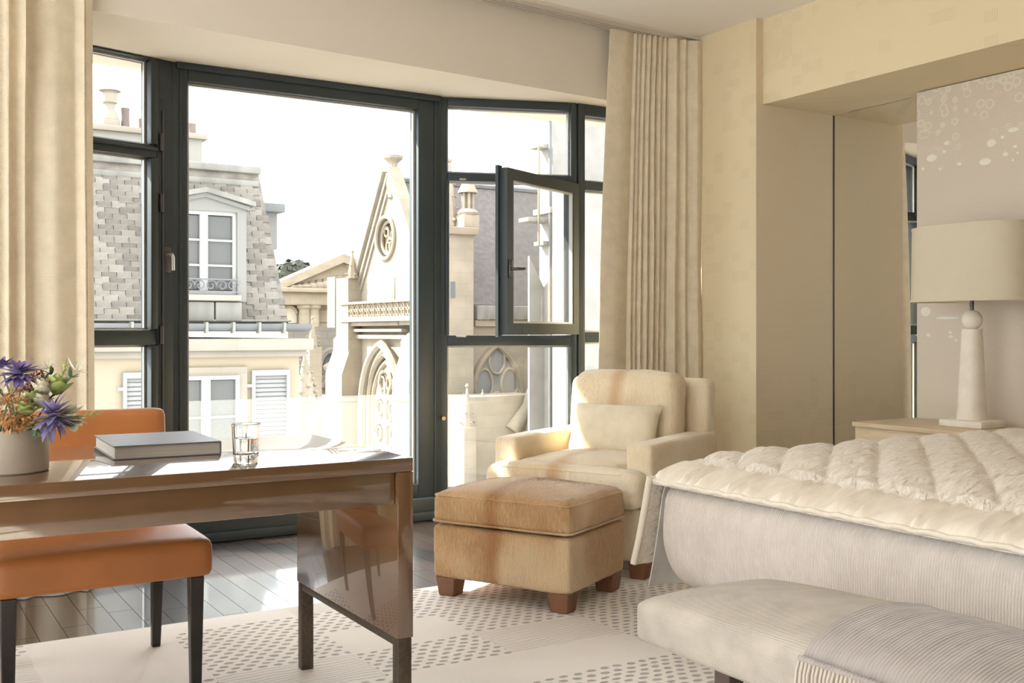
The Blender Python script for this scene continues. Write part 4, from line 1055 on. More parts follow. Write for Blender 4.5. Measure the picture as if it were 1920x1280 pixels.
for s in (-1, 1):
    prism('pediment_moulding', [(uC, DVv - .12, zap), (uC + s * (hw + .10), DVv - .12, ze), (uC + s * (hw + .10), DVv - .12, ze - .07), (uC, DVv - .12, zap - .07)], (0, 1.0, 0), m_zincold, dm, 0)
    prism('pediment_fillet', [(uC, DVv - .05, zap - .071), (uC + s * (hw + .04), DVv - .05, ze - .071), (uC + s * (hw + .04), DVv - .05, ze - .13), (uC, DVv - .05, zap - .13)], (0, .6, 0), m_grey, dm, 0)
m_pglass = M('house_window_glass', (.075, .075, .068), .12, spec=.35)
def casement_win(parent, u0, u1, z0, z1, v, nb, t=.055, mat=None):
    """two-leaf french window with its own frame, glazing bars and panes"""
    bm = bmesh.new(); uc = (u0 + u1) / 2
    for c in ((u0, u0 + t, v, v + .08, z0, z1), (u1 - t, u1, v, v + .08, z0, z1), (u0 + t, u1 - t, v, v + .08, z1 - t, z1), (u0 + t, u1 - t, v, v + .08, z0, z0 + t), (uc - t * 1.1, uc + t * 1.1, v - .01, v + .08, z0 + t, z1 - t)): add_box(bm, *c)
    f = finish('window', bm, mat or m_hwhite, parent, 0)
    for a, b in ((u0 + t, uc - t * 1.1), (uc + t * 1.1, u1 - t)):
        for k in range(nb):
            za = z0 + t + (z1 - z0 - 2 * t) * k / nb; zb = z0 + t + (z1 - z0 - 2 * t) * (k + 1) / nb
            box('pane', (a, b, v + .05, v + .06, za + .012, zb - .012), m_pglass, f, 0, smooth=0)
            if k: box('glazing_bar', (a, b, v + .01, v + .06, za - .014, za + .014), mat or m_hwhite, f, 0, smooth=0)
    return f
m_hwhite = M('house_white_paint', (0.296, 0.290, 0.272), .6)
casement_win(dm, uC - whw, uC + whw, wz0, wz1, DVv + .05, 3, .05)
box('window_ledge', (uC - whw - .04, uC + whw + .04, DVv - .08, DVv + .04, wz0 - .09, wz0 - .01), m_corn, dm, .01)
# iron scroll railing
zr0, zr1 = P(440, 549, v=DVv).z, P(440, 526, v=DVv).z
rl = root('scroll_tmp', None, None) if False else box('railing', (uC - whw, uC + whw, DVv - .05, DVv - .03, zr1, zr1 + .02), m_iron, dm, 0)
box('railing_bar', (uC - whw, uC + whw, DVv - .05, DVv - .03, zr0, zr0 + .018), m_iron, rl, 0)
nscr = 6
for k in range(nscr):
    cx = uC - whw + (2 * whw) * (k + .5) / nscr; rad = (zr1 - zr0) * .48; s = 1 if k % 2 else -1
    tube('scroll', [(cx + s * (rad * (1 - .16 * q / 3)) * cos(q * .55), DVv - .04, (zr0 + zr1) / 2 + .01 + rad * (1 - .055 * q) * sin(q * .55)) for q in range(15)], .009, m_iron, rl, 5)
for k in range(3):
    a, b = P(345 - 46 + k * 52, 580, v=FV).x, P(345 - 46 + k * 52 + 49, 580, v=FV).x
    box('apron_panel', (a, b, FV - .05, FV + .2, zroof + .03, zd0 - .03), m_zincold, hs, .012)
# chimney stack
CVv = 17.6
zch = P(375, 262, v=CVv).z; uch = P(379, 280, v=CVv).x
stk = box('chimney_stack', (0.5, uch, CVv, CVv + .7, ztop - .5, zch), M('pale_render', (.24, .23, .20), .9), hs)
box('chimney_cap', (0.4, uch + .08, CVv - .08, CVv + .78, zch, zch + .09), m_corn, stk, .01)
for x, y0, y1, w in ((235, 203, 246, 15), (267, 223, 249, 15), (360, 232, 258, 15)):
    p = P(x, y1, v=CVv + .3); h = P(x, y0, v=CVv + .3).z; rad = w / 2 / F * 18
    lathe('chimney_pot', [(rad * 1.05, 0), (rad, .05), (rad * .92, h - zch - .14), (rad * 1.02, h - zch - .12), (rad * 1.0, h - zch - .09), (rad * .7, h - zch - .09), (rad * .7, 0)], (p.x, CVv + .3, zch + .09), m_pot, stk, 16)
p = P(206, 243, v=CVv + .3); k_ = 18 / F
cw_ = lathe('flue_cowl', [(0, 0), (17 * k_, 0), (18 * k_, 12 * k_), (12 * k_, 28 * k_), (9 * k_, 32 * k_), (9 * k_, 44 * k_), (13 * k_, 46 * k_), (14 * k_, 62 * k_), (12 * k_, 64 * k_), (12 * k_, 66 * k_), (19 * k_, 67 * k_), (8 * k_, 76 * k_), (0, 79 * k_)], (p.x, CVv + .3, zch + .09), m_corn, stk, 20)
# lower storey: french window and louvred shutters
wv = FV
uw0, uw1 = P(318, 760, v=wv).x, P(446, 760, v=wv).x; zw1 = P(400, 704, v=wv).z; zw0 = zw1 - 2.2
bm = bmesh.new()
for c in ((uw0 - .12, uw0, wv - .05, wv, zw0 - .1, zw1 + .12), (uw1, uw1 + .12, wv - .05, wv, zw0 - .1, zw1 + .12), (uw0, uw1, wv - .05, wv, zw1, zw1 + .12)): add_box(bm, *c)
finish('window_surround', bm, m_corn, hs, 0)
casement_win(hs, uw0, uw1, zw0, zw1, wv - .09, 4, .055)
m_shut = M('shutter_paint', (0.227, 0.225, 0.219), .7)
bm = bmesh.new(); shw = P(541, 750, v=wv).x - P(470, 750, v=wv).x
add_box(bm, .045, shw - .045, -.014, .006, 0, .052); bmesh.ops.rotate(bm, verts=bm.verts, matrix=Matrix.Rotation(R(-32), 3, 'X')); o_ = finish('slat_', bm, m_shut, None, 0); slatm = o_.data; bpy.data.objects.remove(o_)
for x0 in (470, 229):
    su = P(x0, 750, v=wv).x; sz1 = P(505, 693, v=wv).z; sz0 = sz1 - 2.2
    bm = bmesh.new()
    for c in ((su, su + .05, wv - .07, wv - .02, sz0, sz1), (su + shw - .05, su + shw, wv - .07, wv - .02, sz0, sz1), (su + .05, su + shw - .05, wv - .07, wv - .02, sz1 - .08, sz1), (su + .05, su + shw - .05, wv - .07, wv - .02, sz0, sz0 + .08)): add_box(bm, *c)
    sh_ = finish('shutter', bm, m_shut, hs, 0)
    z = sz0 + .09
    while z < sz1 - .12: at(slatm, 'slat', sh_, (su, wv - .035, z)); z += .062
    box('shutter_hinge', (su - .06, su, wv - .05, wv - .03, sz1 - .24, sz1 - .20), m_white, sh_, 0)

# ---------------------------------------------------------------- gothic chapel
m_chap = stone('chapel_stone', (0.254, 0.222, 0.169), 1.1, .42, .010, joint=.86)
m_tan = stone('tan_stone', (0.226, 0.189, 0.138), 1.0, .4, .010, joint=.84)
m_roofc = slate_mat('chapel_roof_tile', (.062, .056, .054), (.115, .102, .092))
CU = 17.6; cp = root('chapel', 'pale gothic stone chapel with steep gable, rose window and pointed arches', 'chapel', (CU, 38.0, GND))
q = lambda px, py, u=CU: P(px, py, u=u)
vN, vF = 33.8, 42.6; zB = q(735, 566).z; ap = q(733, 328); vM = ap.y; zA = ap.z; gF = q(664, 560).y; gN = 2 * vM - gF
LEN = 7.2
box('nave_wall', (CU, CU + LEN, vN, vF, GND, zB - .3), m_chap, cp)
# steep gable wall with its round opening
ro = q(724, 446); RRv, RRz = .80, .80
def gable():
    bm = bmesh.new(); n = 40; inner = []; outer = []
    A = Vector((0, gN, zB - .3)); Bq = Vector((0, gF, zB - .3)); C_ = Vector((0, vM, zA)); c = Vector((0, ro.y, ro.z))
    for k in range(n):
        a = 2 * pi * k / n; d = Vector((0, cos(a), sin(a)))
        best = 1e9
        for p0, p1 in ((A, Bq), (Bq, C_), (C_, A)):
            e = p1 - p0; w = p0 - c; det = d.y * (-e.z) + e.y * d.z
            if abs(det) < 1e-9: continue
            t = (w.y * (-e.z) + e.y * w.z) / det; s = (d.y * w.z - d.z * w.y) / det
            if t > 0 and -1e-6 <= s <= 1 + 1e-6: best = min(best, t)
        inner.append(c + d * RRv); outer.append(c + d * best)
    # insert the true corners by snapping the nearest ray
    for P3 in (A, Bq, C_):
        i = min(range(n), key=lambda i_: (outer[i_] - P3).length); outer[i] = P3
    for x, flip in ((CU, 0), (CU + .25, 1)):
        vi = [bm.verts.new((x, p.y, p.z)) for p in inner]; vo = [bm.verts.new((x, p.y, p.z)) for p in outer]
        for k in range(n): bm.faces.new((vi[k], vi[(k + 1) % n], vo[(k + 1) % n], vo[k]))
        if x == CU: a_i, a_o = vi, vo
        else:
            for k in range(n):
                bm.faces.new((a_i[k], a_i[(k + 1) % n], vi[(k + 1) % n], vi[k])); bm.faces.new((a_o[k], a_o[(k + 1) % n], vo[(k + 1) % n], vo[k]))
    bmesh.ops.recalc_face_normals(bm, faces=bm.faces); return finish('gable_wall', bm, m_chap, cp, 0)
gable()
# sloping copings, three stepped rolls each
for s, ve in ((1, gF), (-1, gN)):
    for k, (off, w, x0) in enumerate(((0.0, .22, -.28), (.26, .16, -.16), (.48, .14, -.08))):
        e = Vector((0, ve - vM, zB - .3 - zA)).normalized(); nrm = Vector((0, -e.z, e.y)) * (1 if s > 0 else -1)
        if nrm.z < 0: nrm = -nrm
        a = Vector((CU + x0, vM, zA)) - nrm * (off - .25); b = Vector((CU + x0, ve, zB - .3)) - nrm * (off - .25)
        prism('gable_coping', [a, b, b + nrm * w, a + nrm * w], (.50 if k == 0 else .3, 0, 0), m_chap, cp, 0)
fz = q(733, 292).z
lathe('finial', [(.22, -.9), (.30, -.3), (.24, 0), (.18, (fz - zA) * .55), (.22, (fz - zA) * .65), (.40, (fz - zA) * .86), (.42, fz - zA), (.2, fz - zA + .02), (0, fz - zA + .02)], (CU + .1, vM, zA), m_chap, cp, 8, smooth=20)
# rose tracery: rings and curling mouchettes
rose = tube('rose_ring', [(CU - .04, ro.y + .84 * cos(a), ro.z + .84 * sin(a)) for a in [2 * pi * k / 40 for k in range(40)]], .09, m_chap, cp, 8, True)
tube('rose_inner_ring', [(CU + .12, ro.y + .66 * cos(a), ro.z + .66 * sin(a)) for a in [2 * pi * k / 36 for k in range(36)]], .07, m_chap, rose, 8, True)
for k in range(3):
    b0 = 2 * pi * k / 3 + .4
    tube('mouchette', [(CU + .15, ro.y + r_ * cos(b0 + t_), ro.z + r_ * sin(b0 + t_)) for r_, t_ in ((.66, 0), (.55, .5), (.36, .9), (.16, 1.0), (.02, .4))], .06, m_chap, rose, 7)
    tube('foil', [(CU + .15, ro.y + .38 * cos(b0 + .4) + .2 * cos(a), ro.z + .38 * sin(b0 + .4) + .2 * sin(a)) for a in [2 * pi * j / 14 for j in range(14)]], .045, m_tan, rose, 6, True)
box('rose_back', (CU + .26, CU + .30, ro.y - .9, ro.y + .9, ro.z - .9, ro.z + .9), M('tan_glazing', (.30, .24, .15), .5), rose)
sw_ = q(735, 540); box('slit_window', (CU - .03, CU + .05, q(741, 540).y, q(730, 540).y, q(735, 562).z - .1, q(735, 520).z), m_tan, cp, .01)
# openwork balustrade
BU_ = CU - .55; zb0, zb1 = q(700, 598, BU_).z, q(700, 564, BU_).z; vb0, vb1 = q(775, 580, BU_).y, q(641, 580, BU_).y
box('balustrade_rail', (BU_ - .12, BU_ + .12, vb0 - 1.4, vb1, zb1 - .10, zb1), m_chap, cp, .02)
box('balustrade_plinth', (BU_ - .12, CU, vb0 - 1.4, vb1, zb0 - .1, zb0 + .10), m_chap, cp, .02)
bm = bmesh.new(); hb = (zb1 - zb0 - .2); rq = hb * .25
for cy, cz in ((-.5, .5), (.5, .5), (-.5, -.5), (.5, -.5)):
    add_tube(bm, [(0, cy * rq * 1.9 + rq * .85 * cos(a), cz * rq * 1.9 + rq * .85 * sin(a)) for a in [2 * pi * j / 12 for j in range(12)]], .035, 5, False, True)
add_box(bm, -.06, .06, -rq * 2.25, -rq * 1.95, -hb / 2, hb / 2)
bmesh.ops.recalc_face_normals(bm, faces=bm.faces); o_ = finish('quatrefoil_', bm, m_tan, None, 40); qf = o_.data; bpy.data.objects.remove(o_)
v = vb0 - 1.2
while v < vb1 - rq * 2: at(qf, 'quatrefoil', cp, (BU_, v, (zb0 + zb1) / 2)); v += rq * 4.2
box('balcony_floor', (BU_ + .1, CU, vb0 - 1.4, vb1, zb0 - .25, zb0 - .1), m_chap, cp)
# cornice and label mouldings framing the great arch
for k, (y0, y1, dx) in enumerate(((604, 611, .50), (616, 622, .40), (627, 635, .28))):
    box('cornice_moulding', (CU - dx, CU, q(768, 600).y - .1 * k, q(654 + 5 * k, 600).y, q(700, y1).z, q(700, y0).z), m_tan, cp, .02)
# great pointed arch with tracery
aC = q(727, 700).y; aw = (q(690, 750).y - q(764, 750).y) / 2; zsp = q(727, 765).z; zapx = q(727, 645).z
def pointed(cy, hw_, zs_, za_, n=10):
    """left half then right half of a pointed arch, from springing to springing"""
    H = za_ - zs_; Rr = (hw_ * hw_ + H * H) / (2 * hw_); out = []
    a1_ = math.asin(min(1, H / Rr))
    for i in range(n + 1):
        a = a1_ * i / n; out.append((cy + hw_ - Rr + Rr * cos(a), zs_ + Rr * sin(a)))
    left = [(2 * cy - y, z_) for y, z_ in out]
    return out + left[::-1][1:]
for off, rad, dx, mt in ((0.0, .17, .30, m_chap), (.30, .13, .12, m_tan), (.55, .12, .02, m_tan)):
    pts = pointed(aC, aw - off, zsp, zapx - off * 1.3)
    tube('arch_moulding', [(CU - dx, pts[0][0], -13)] + [(CU - dx, y, z_) for y, z_ in pts] + [(CU - dx, pts[-1][0], -13)], rad, mt, cp, 7)
pts = pointed(aC, aw - .5, zsp, zapx - .7)
prism('arch_recess', [(CU - .03, y, z_) for y, z_ in pts] + [(CU - .03, pts[-1][0], -12), (CU - .03, pts[0][0], -12)], (.02, 0, 0), m_tan, cp, 0)
tr = tube('tracery_mullion', [(CU - .08, aC, -12), (CU - .08, aC, zapx - 1.5)], .10, m_chap, cp, 6)
rr = random.Random(2)
zz = zapx - 1.6; side = 1
while zz > -7.5:
    wl = min(aw - .55, (zapx - zz) * .42)
    for s in (-1, 1):
        tube('tracery_flame', [(CU - .10, aC, zz - .7), (CU - .10, aC + s * wl * .45, zz - .35), (CU - .10, aC + s * wl * .85, zz + .05), (CU - .10, aC + s * wl * .55, zz + .45), (CU - .10, aC + s * .05, zz + .55)], .085, m_chap, tr, 6)
        tube('tracery_foil', [(CU - .09, aC + s * wl * .5 + .24 * cos(a), zz + .05 + .26 * sin(a)) for a in [2 * pi * j / 12 for j in range(12)]], .05, m_chap, tr, 5, True)
    zz -= 1.0
# buttresses on the front
for x0, x1 in ((631, 662), (758, 790)):
    va, vb = q(x1, 800, CU - .4).y, q(x0, 800, CU - .4).y; zt1 = q(x0, 612).z
    bt = prism('buttress', [(CU, 0, GND), (CU - .9, 0, GND), (CU - .9, 0, zt1 - 2.0), (CU - .55, 0, zt1 - 1.0), (CU - .55, 0, zt1 - .55), (CU, 0, zt1)], (0, vb - va, 0), m_tan, cp, 0)
    bt.location.y += va
    box('buttress_cap', (CU - 1.0, CU, va - .08, vb + .08, q(x0, 745).z, q(x0, 738).z), m_chap, cp, .02)
# nave roof
zE = P(930, 572, v=vN).z; RUe = P(1009, 366, v=vM).x
zRdg = P(880, 350, v=vM).z
raw('roof', [(CU + .31, vN - .1, zE), (RUe, vN - .1, zE), (RUe, vM, zRdg), (CU + .31, vM, zRdg), (CU + .31, vF, zE), (RUe, vF, zE)], [(0, 1, 2, 3), (3, 2, 5, 4), (0, 3, 4), (1, 5, 2), (0, 4, 5, 1)], m_roofc, cp, 0)
tube('roof_ridge', [(CU + .31, vM, zRdg + .05), (RUe + .1, vM, zRdg + .05)], .12, m_zinc, cp, 6)
# eaves gutter, parapet band and carved brackets on the long side
box('eaves_gutter', (CU + 1.4, RUe + .3, vN - .35, vN + .3, zE - .55, zE - .02), m_zincold, cp, .05)
box('eaves_cornice', (CU + 1.4, RUe + .2, vN - .25, vN, P(930, 612, v=vN).z, P(930, 600, v=vN).z), m_chap, cp, .02)
box('eaves_frieze', (CU + 1.4, RUe + .2, vN - .12, vN, P(930, 628, v=vN).z, P(930, 612, v=vN).z), m_tan, cp, .02)
for x in (896, 908, 950, 975, 998):
    p = P(x, 590, v=vN - .1); box('carved_bracket', (p.x - .10, p.x + .10, vN - .3, vN, p.z - .22, p.z + .14), m_tan, cp, .03)
# corner tower with lantern turret
tu0, tu1 = P(831, 600, u=CU - .2).x, P(888, 600, v=vN - .5).x
tw = box('corner_tower', (CU - .15, tu1, vN - .5, vN + 1.2, GND, P(860, 440, v=vN - .5).z), m_chap, cp)
box('tower_cornice', (CU - .35, tu1 + .12, vN - .7, vN + 1.3, P(860, 440, v=vN - .5).z, P(860, 426, v=vN - .5).z), m_tan, tw, .04)
box('tower_slit', (P(845, 540, v=vN - .5).x, P(853, 540, v=vN - .5).x, vN - .52, vN - .4, P(850, 558, v=vN - .5).z, P(850, 528, v=vN - .5).z), m_dark, tw)
tc_ = P(877, 400, v=vN); z0_ = P(877, 432, v=vN).z; kx = 39 / F
zl = lambda y: P(877, y, v=vN).z
box('turret_base', (tc_.x - .35, tc_.x + .3, vN - .35, vN + .3, z0_, zl(404)), m_chap, tw, .03)
lathe('turret_corbel', [(.36, 0), (.42, .1), (.26, zl(392) - zl(404)), (0, zl(392) - zl(404))], (tc_.x, vN, zl(404)), m_chap, tw, 8, smooth=0)
for k in range(6):
    a = k * pi / 3 + .3; tube('colonnette', [(tc_.x + .2 * cos(a), vN + .2 * sin(a), zl(393)), (tc_.x + .2 * cos(a), vN + .2 * sin(a), zl(362))], .045, m_chap, tw, 6)
lathe('turret_cap', [(.36, 0), (.36, .07), (.30, .16), (.22, .34), (.10, .44), (0, .46)], (tc_.x, vN, zl(362)), m_chap, tw, 12)
def spire(name, x, y_top, y_bot, vplane, wpx, mat, parent, crockets=0, cone=True):
    a = P(x, y_bot, v=vplane); b = P(x, y_top, v=vplane); r_ = wpx / 2 / F * a.dot(FW); H = b.z - a.z
    o = lathe(name, [(r_, 0), (r_ * .95, H * .05), (r_ * .12, H * .90), (r_ * .3, H * .92), (r_ * .3, H * .95), (0, H)], (a.x, vplane, a.z), mat, parent, 8, smooth=20)
    if crockets:
        rk = random.Random(int(x))
        for k in range(crockets):
            t = (k + .5) / crockets * .86; rr_ = r_ * (1 - t * .92)
            for j in range(4):
                an = j * pi / 2 + (k % 2) * pi / 4; c = (a.x + (rr_ + .05) * cos(an), vplane + (rr_ + .05) * sin(an), a.z + H * t); s = r_ * .20 * (1.15 - t) * rk.uniform(.8, 1.2)
                lathe('crocket', [(0, -s), (s * .9, -s * .3), (s, s * .3), (s * .4, s), (0, s * .9)], c, mat, o, 6)
    return o
spire('spirelet', 843, 292, 425, vN + .6, 34, m_chap, tw, 5)
# pinnacle at the far end of the front
fp = q(664, 520, CU - .3)
fpb = box('far_pinnacle_shaft', (CU - .6, CU, q(678, 540).y, q(655, 540).y, GND, q(664, 522).z), m_tan, cp)
spire('far_pinnacle', 661, 468, 522, fp.y, 24, m_tan, fpb, 3)
box('far_block', (CU - .5, CU + .3, q(648, 540).y, q(634, 540).y, q(640, 614).z, q(640, 520).z), m_chap, cp)
# pointed window on the long side with net tracery
sc_ = P(930, 700, v=vN).x; shw2 = (P(974, 720, v=vN).x - P(886, 720, v=vN).x) / 2; zs2 = P(930, 735, v=vN).z; za2 = P(930, 648, v=vN).z
pts = pointed(sc_, shw2, zs2, za2)
ap2 = prism('side_window', [(y, vN - .03, z_) for y, z_ in pts] + [(pts[-1][0], vN - .03, zs2 - 3.5), (pts[0][0], vN - .03, zs2 - 3.5)], (0, .02, 0), M('leaded_glass', (.20, .195, .19), .3), cp, 0)
tube('arch_moulding', [(pts[0][0], vN - .08, zs2 - 3.5)] + [(y, vN - .08, z_) for y, z_ in pts] + [(pts[-1][0], vN - .08, zs2 - 3.5)], .12, m_tan, ap2, 7)
for dx, dz, rad in ((0, .35, .42), (-.55, -.55, .45), (.55, -.55, .45), (0, -1.5, .5)):
    n_ = 18; tube('tracery_ring', [(sc_ + dx + rad * .8 * cos(a), vN - .07, (zs2 + za2) / 2 + dz + rad * 1.25 * sin(a)) for a in [2 * pi * j / n_ for j in range(n_)]], .055, m_chap, ap2, 6, True)
# terrace wall in front with sunlit pinnacled buttress and carved beast
tz = P(930, 742, v=vN - 2.2).z
box('terrace_wall', (P(872, 760, v=vN - 2.2).x, P(1010, 760, v=vN - 2.2).x, vN - 2.2, vN - .6, GND, tz), m_chap, cp, .03)
pb = P(881, 800, v=vN - 2.9)
ps = box('pinnacle_buttress', (pb.x - .28, pb.x + .2, vN - 3.0, vN - 2.2, GND, P(881, 800, v=vN - 2.9).z), m_chap, cp, .03)
spire('pinnacle', 876, 718, 800, vN - 2.7, 26, m_chap, ps, 4); spire('pinnacle', 905, 730, 748, vN - 2.0, 12, m_chap, ps, 0)
gb_ = P(985, 790, v=vN - 2.3)
bs = tube('carved_beast', [(gb_.x - .55, vN - 2.3, gb_.z - .3), (gb_.x - .25, vN - 2.35, gb_.z + .1), (gb_.x + .05, vN - 2.4, gb_.z + .55), (gb_.x + .12, vN - 2.5, gb_.z + 1.05), (gb_.x + .22, vN - 2.75, gb_.z + 1.45), (gb_.x + .5, vN - 2.9, gb_.z + 1.45)], lambda t: .30 - .18 * t, m_chap, cp, 8)
lathe('beast_head', [(0, -.16), (.15, -.08), (.17, .05), (.08, .15), (0, .16)], (gb_.x + .42, vN - 2.85, gb_.z + 1.45), m_chap, bs, 8)
for s in (-1, 1): tube('beast_leg', [(gb_.x + .05 + s * .12, vN - 2.4, gb_.z + .5), (gb_.x + .15 + s * .15, vN - 2.55, gb_.z + .1), (gb_.x + .12 + s * .15, vN - 2.5, gb_.z - .35)], .08, m_chap, bs, 6)

# ---------------------------------------------------------------- crocketed pinnacles between house and chapel
pn = root('stone_pinnacle', 'ornate carved stone pinnacle beside the white shutter', 'pinnacle', (P(572, 760, v=30).x, 30, GND))
pw = 30 * .99 / F
b_ = P(572, 750, v=30); box('shaft', (b_.x - .22, b_.x + .30, 29.7, 30.3, GND, b_.z), m_tan, pn, .02)
spire('spire', 572, 655, 752, 30, 46, m_chap, pn, 7)
pn2 = root('stone_pinnacle', 'slender dark crocketed pinnacle rising behind the carved one', 'pinnacle', (P(588, 760, v=33).x, 33, GND))
b_ = P(588, 650, v=33); box('shaft', (b_.x - .22, b_.x + .22, 32.8, 33.2, GND, b_.z), m_tan, pn2, .02)
spire('spire', 586, 592, 652, 33, 22, m_tan, pn2, 6)

# ---------------------------------------------------------------- temple-fronted building far behind
m_temple = stone('temple_stone', (0.297, 0.250, 0.182), 1.6, .6, .015, joint=.82)
TV = 62.0; tp = root('temple_building', 'tan neoclassical building with carved triangular pediment behind the chapel', 'building', (P(610, 600, v=TV).x, TV + 6, GND))
g = lambda px, py: P(px, py, v=TV)
box('wall', (g(505, 600).x, g(720, 600).x, TV + .6, TV + 14, GND, g(600, 568).z), m_temple, tp)
box('entablature', (g(512, 560).x, g(720, 560).x, TV - .4, TV + 12, g(600, 572).z, g(600, 549).z), m_temple, tp, .05)
box('entablature_cornice', (g(508, 560).x, g(720, 560).x, TV - .9, TV + 12, g(600, 549).z, g(600, 541).z), m_temple, tp, .05)
A_, B_, C_ = g(516, 541), g(766, 541), g(640, 491)
prism('tympanum', [A_, B_, C_], (0, 1.2, 0), m_temple, tp, 0)
for e in (A_, B_):
    up = Vector((0, 0, .5)); prism('raking_cornice', [C_ - up * .1, e - Vector((0, 0, .15)), e + up * .7, C_ + up], (0, 1.6, 0), m_temple, tp, 0).location.y -= .45
rr = random.Random(6)
for k in range(15):
    t = (k + .5) / 15; px = 540 + 190 * t; hgt = min((px - 516) / 124, (766 - px) / 126) * 44
    p = g(px, 541); H = max(.35, hgt * .62 / F * 66)
    lathe('carved_figure', [(.35, 0), (.42, H * .3), (.30, H * .62), (.20, H * .72), (.26, H * .86), (0, H)], (p.x, TV - .1, p.z), m_temple, tp, 7, smooth=60)
for x in (572, 589):
    p = g(x, 690); lathe('column', [(.42, 0), (.40, 2), (.34, g(x, 580).z - GND), (.46, g(x, 577).z - GND), (.46, g(x, 572).z - GND)], (p.x, TV + .1, GND), m_temple, tp, 14)
nc = g(548, 600); pts = pointed(nc.x, .48, g(548, 588).z, g(548, 577).z + .1, 6)
prism('niche', [(y, TV + .55, z_) for y, z_ in pts] + [(pts[-1][0], TV + .55, g(548, 605).z), (pts[0][0], TV + .55, g(548, 605).z)], (0, .06, 0), M('niche_stone', (.50, .43, .33), .9), tp, 0)
tube('niche_moulding', [(y, TV + .5, z_) for y, z_ in pts], .10, m_temple, tp, 6)
box('panel', (g(596, 590).x, g(640, 590).x, TV + .5, TV + .6, g(620, 604).z, g(620, 580).z), m_temple, tp, .03)
def treeball(name, label, px, py, v, rad, seed):
    rr = random.Random(seed); p = P(px, py, v=v); t_ = root(name, label, 'tree', (p.x, v, GND))
    tube('trunk', [(p.x, v, GND), (p.x, v, p.z - rad * .5)], .25, m_darkwood, t_, 8)
    bm = bmesh.new()
    for k in range(420):
        d = Vector((rr.gauss(0, 1), rr.gauss(0, 1), rr.gauss(0, 1))).normalized(); c = p + Vector((d.x * 1.3, d.y, d.z * .85)) * rad * rr.uniform(.6, 1)
        n_ = (d + Vector((rr.uniform(-1, 1), rr.uniform(-1, 1), rr.uniform(-1, 1))) * .8).normalized(); x = n_.orthogonal() * rad * .16; y = n_.cross(x)
        vs = [bm.verts.new(c + x), bm.verts.new(c + y), bm.verts.new(c - x), bm.verts.new(c - y)]; bm.faces.new(vs)
    finish('crown', bm, M('foliage', (.055, .06, .045), .8, var=.3, vscale=1), t_, 0)
treeball('tree', 'round dark treetop showing over the pediment roof', 552, 507, 82, 1.1, 3)
treeball('tree', 'low treetop beside the slate roof edge', 536, 512, 84, .9, 4)

# ---------------------------------------------------------------- weathered wall with round arches between the buildings
m_grime = stone('grimy_stone', (0.172, 0.154, 0.130), .9, .36, .014, joint=.72)
AV = 50.0; av = root('arcaded_building', 'weathered stone building with dark round arches behind the pinnacles', 'building', (P(600, 700, v=AV).x, AV + 4, GND))
g = lambda px, py: P(px, py, v=AV)
box('wall', (g(540, 650).x, g(700, 650).x, AV, AV + 6, GND, g(600, 612).z), m_grime, av)
for x, yt, yb, hwp in ((618, 657, 700, 24), (622, 712, 726, 18)):
    c = g(x, yb); h_ = hwp / F * 52; H = g(x, yt).z - c.z
    pts = [(c.x + h_ * cos(pi * k / 14), AV - .04, c.z + H * sin(pi * k / 14)) for k in range(15)]
    w_ = prism('arch', pts, (0, .03, 0), m_dark, av, 0)
    tube('arch_moulding', [(p[0], p[1] - .05, p[2]) for p in pts], .18, m_grime, w_, 6)
for y0, y1 in ((690, 664), (770, 752)):
    tube('flying_rib', [(g(596, y0).x, AV - 1, g(596, y0).z), (g(620, (y0 + y1) / 2).x, AV - 1, g(620, (y0 + y1) / 2 - 2).z), (g(645, y1).x, AV - 1, g(645, y1).z)], .22, m_chap, av, 6)
box('lower_block', (g(585, 800).x, g(660, 800).x, AV - 6, AV, GND, P(620, 752, v=AV - 6).z), m_tan, av)

# ---------------------------------------------------------------- tall pale building at the right
m_pale = stone('pale_limestone', (0.254, 0.240, 0.216), 1.4, .5, .008, joint=.9)
WV = 29.2
pb_ = root('pale_building', 'tall bright limestone building with downpipe beside the chapel roof', 'building', (P(1060, 800, v=WV).x, WV + .4, GND))
g = lambda px, py, v=WV: P(px, py, v=v)
uw = g(1036, 700).x
box('wall', (uw, uw + 9, WV, WV + .8, GND, g(1050, 205).z), m_pale, pb_)
wz = g(1080, 350, 27).z; uq = g(1066, 600, 27).x
box('wing', (uq, uq + 8, 27, 27.9, GND, wz), m_pale, pb_)
box('string_course', (uw - .2, uw + 8, WV - .15, WV + .9, g(1040, 395).z - .1, g(1040, 395).z + .1), m_pale, pb_, .02)
for y, w in ((272, .5), (412, .9), (455, .3)):
    zz = g(1025, y).z; box('ledge', (uw - w, uw, WV + .1, WV + .7, zz - .07, zz + .07), m_pale, pb_, .02)
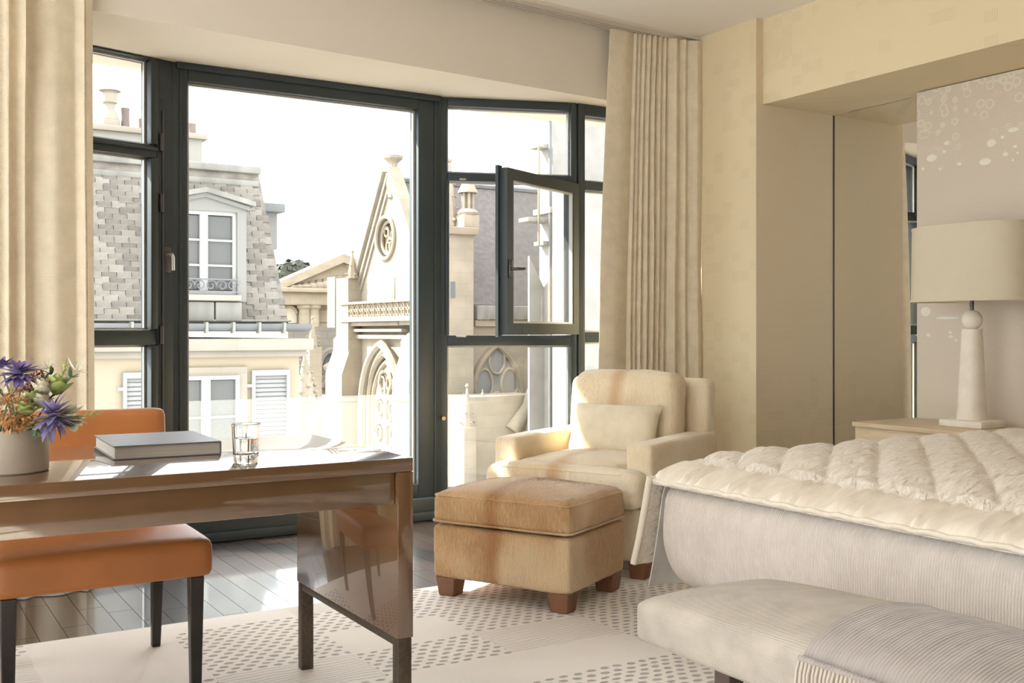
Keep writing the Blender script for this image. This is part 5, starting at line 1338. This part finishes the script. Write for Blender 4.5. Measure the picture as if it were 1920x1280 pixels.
tube('downpipe', [(uw - .12, WV - .05, g(1030, 205).z), (uw - .12, WV - .05, -8)], .06, m_zinc, pb_, 8)
tube('bracket_rail', [(uw - .55, WV, g(1020, 272).z), (uw - .55, WV, g(1020, 460).z)], .04, m_tan, pb_, 6)
for x in (1008, 1022):
    p = g(x, 216); lathe('lamp_globe', [(0, -.12), (.10, -.06), (.11, .04), (.05, .12), (0, .13)], (p.x, WV, p.z), m_tan, pb_, 10)
tube('lamp_arm', [(g(1004, 208).x, WV, g(1004, 208).z), (uw, WV, g(1036, 208).z)], .04, m_tan, pb_, 6)
sh_u = g(1012, 560)
prism('lean_roof', [(g(1008, 480).x, WV + .5, g(1008, 478).z), (uw, WV + .5, g(1036, 540).z), (uw, WV + .5, GND), (g(1008, 480).x, WV + .5, GND)], (0, .1, 0), m_pale, pb_, 0)
# house seen in the last stretch of window
HV = 47.0; h6 = root('far_house', 'beige house with blue-grey lower roof glimpsed beside the curtain', 'house', (P(1105, 700, v=HV).x + 3, HV + 4, GND))
g = lambda px, py, v=HV: P(px, py, v=v)
box('wall', (g(1085, 400).x, g(1085, 400).x + 14, HV, HV + 8, GND, g(1100, 333).z), m_corn, h6)
box('chimney_stack', (g(1108, 300).x, g(1160, 300).x, HV + 2, HV + 3, g(1108, 340).z, g(1108, 296).z), m_pot, h6)
box('chimney_cap', (g(1104, 300).x, g(1164, 300).x, HV + 1.9, HV + 3.1, g(1108, 296).z, g(1108, 288).z), m_corn, h6, .05)
box('parapet_block', (g(1094, 320).x, g(1108, 320).x, HV - .2, HV + 1, g(1108, 340).z, g(1108, 322).z), m_corn, h6)
m_blue = M('blue_slate', (.33, .37, .42), .6, var=.12, vscale=3)
for k in range(4):
    z0_, z1_ = g(1100, 570 - 20 * k).z, g(1100, 550 - 20 * k).z
    box('roof_course', (g(1085, 500).x, g(1085, 500).x + 13, HV - 1.5 + .36 * k, HV, z0_, z1_ + .03), m_blue, h6, .01)
box('lower_wall', (g(1085, 500).x, g(1085, 500).x + 13, HV - 1.4, HV, GND, g(1100, 571).z), m_grey, h6)
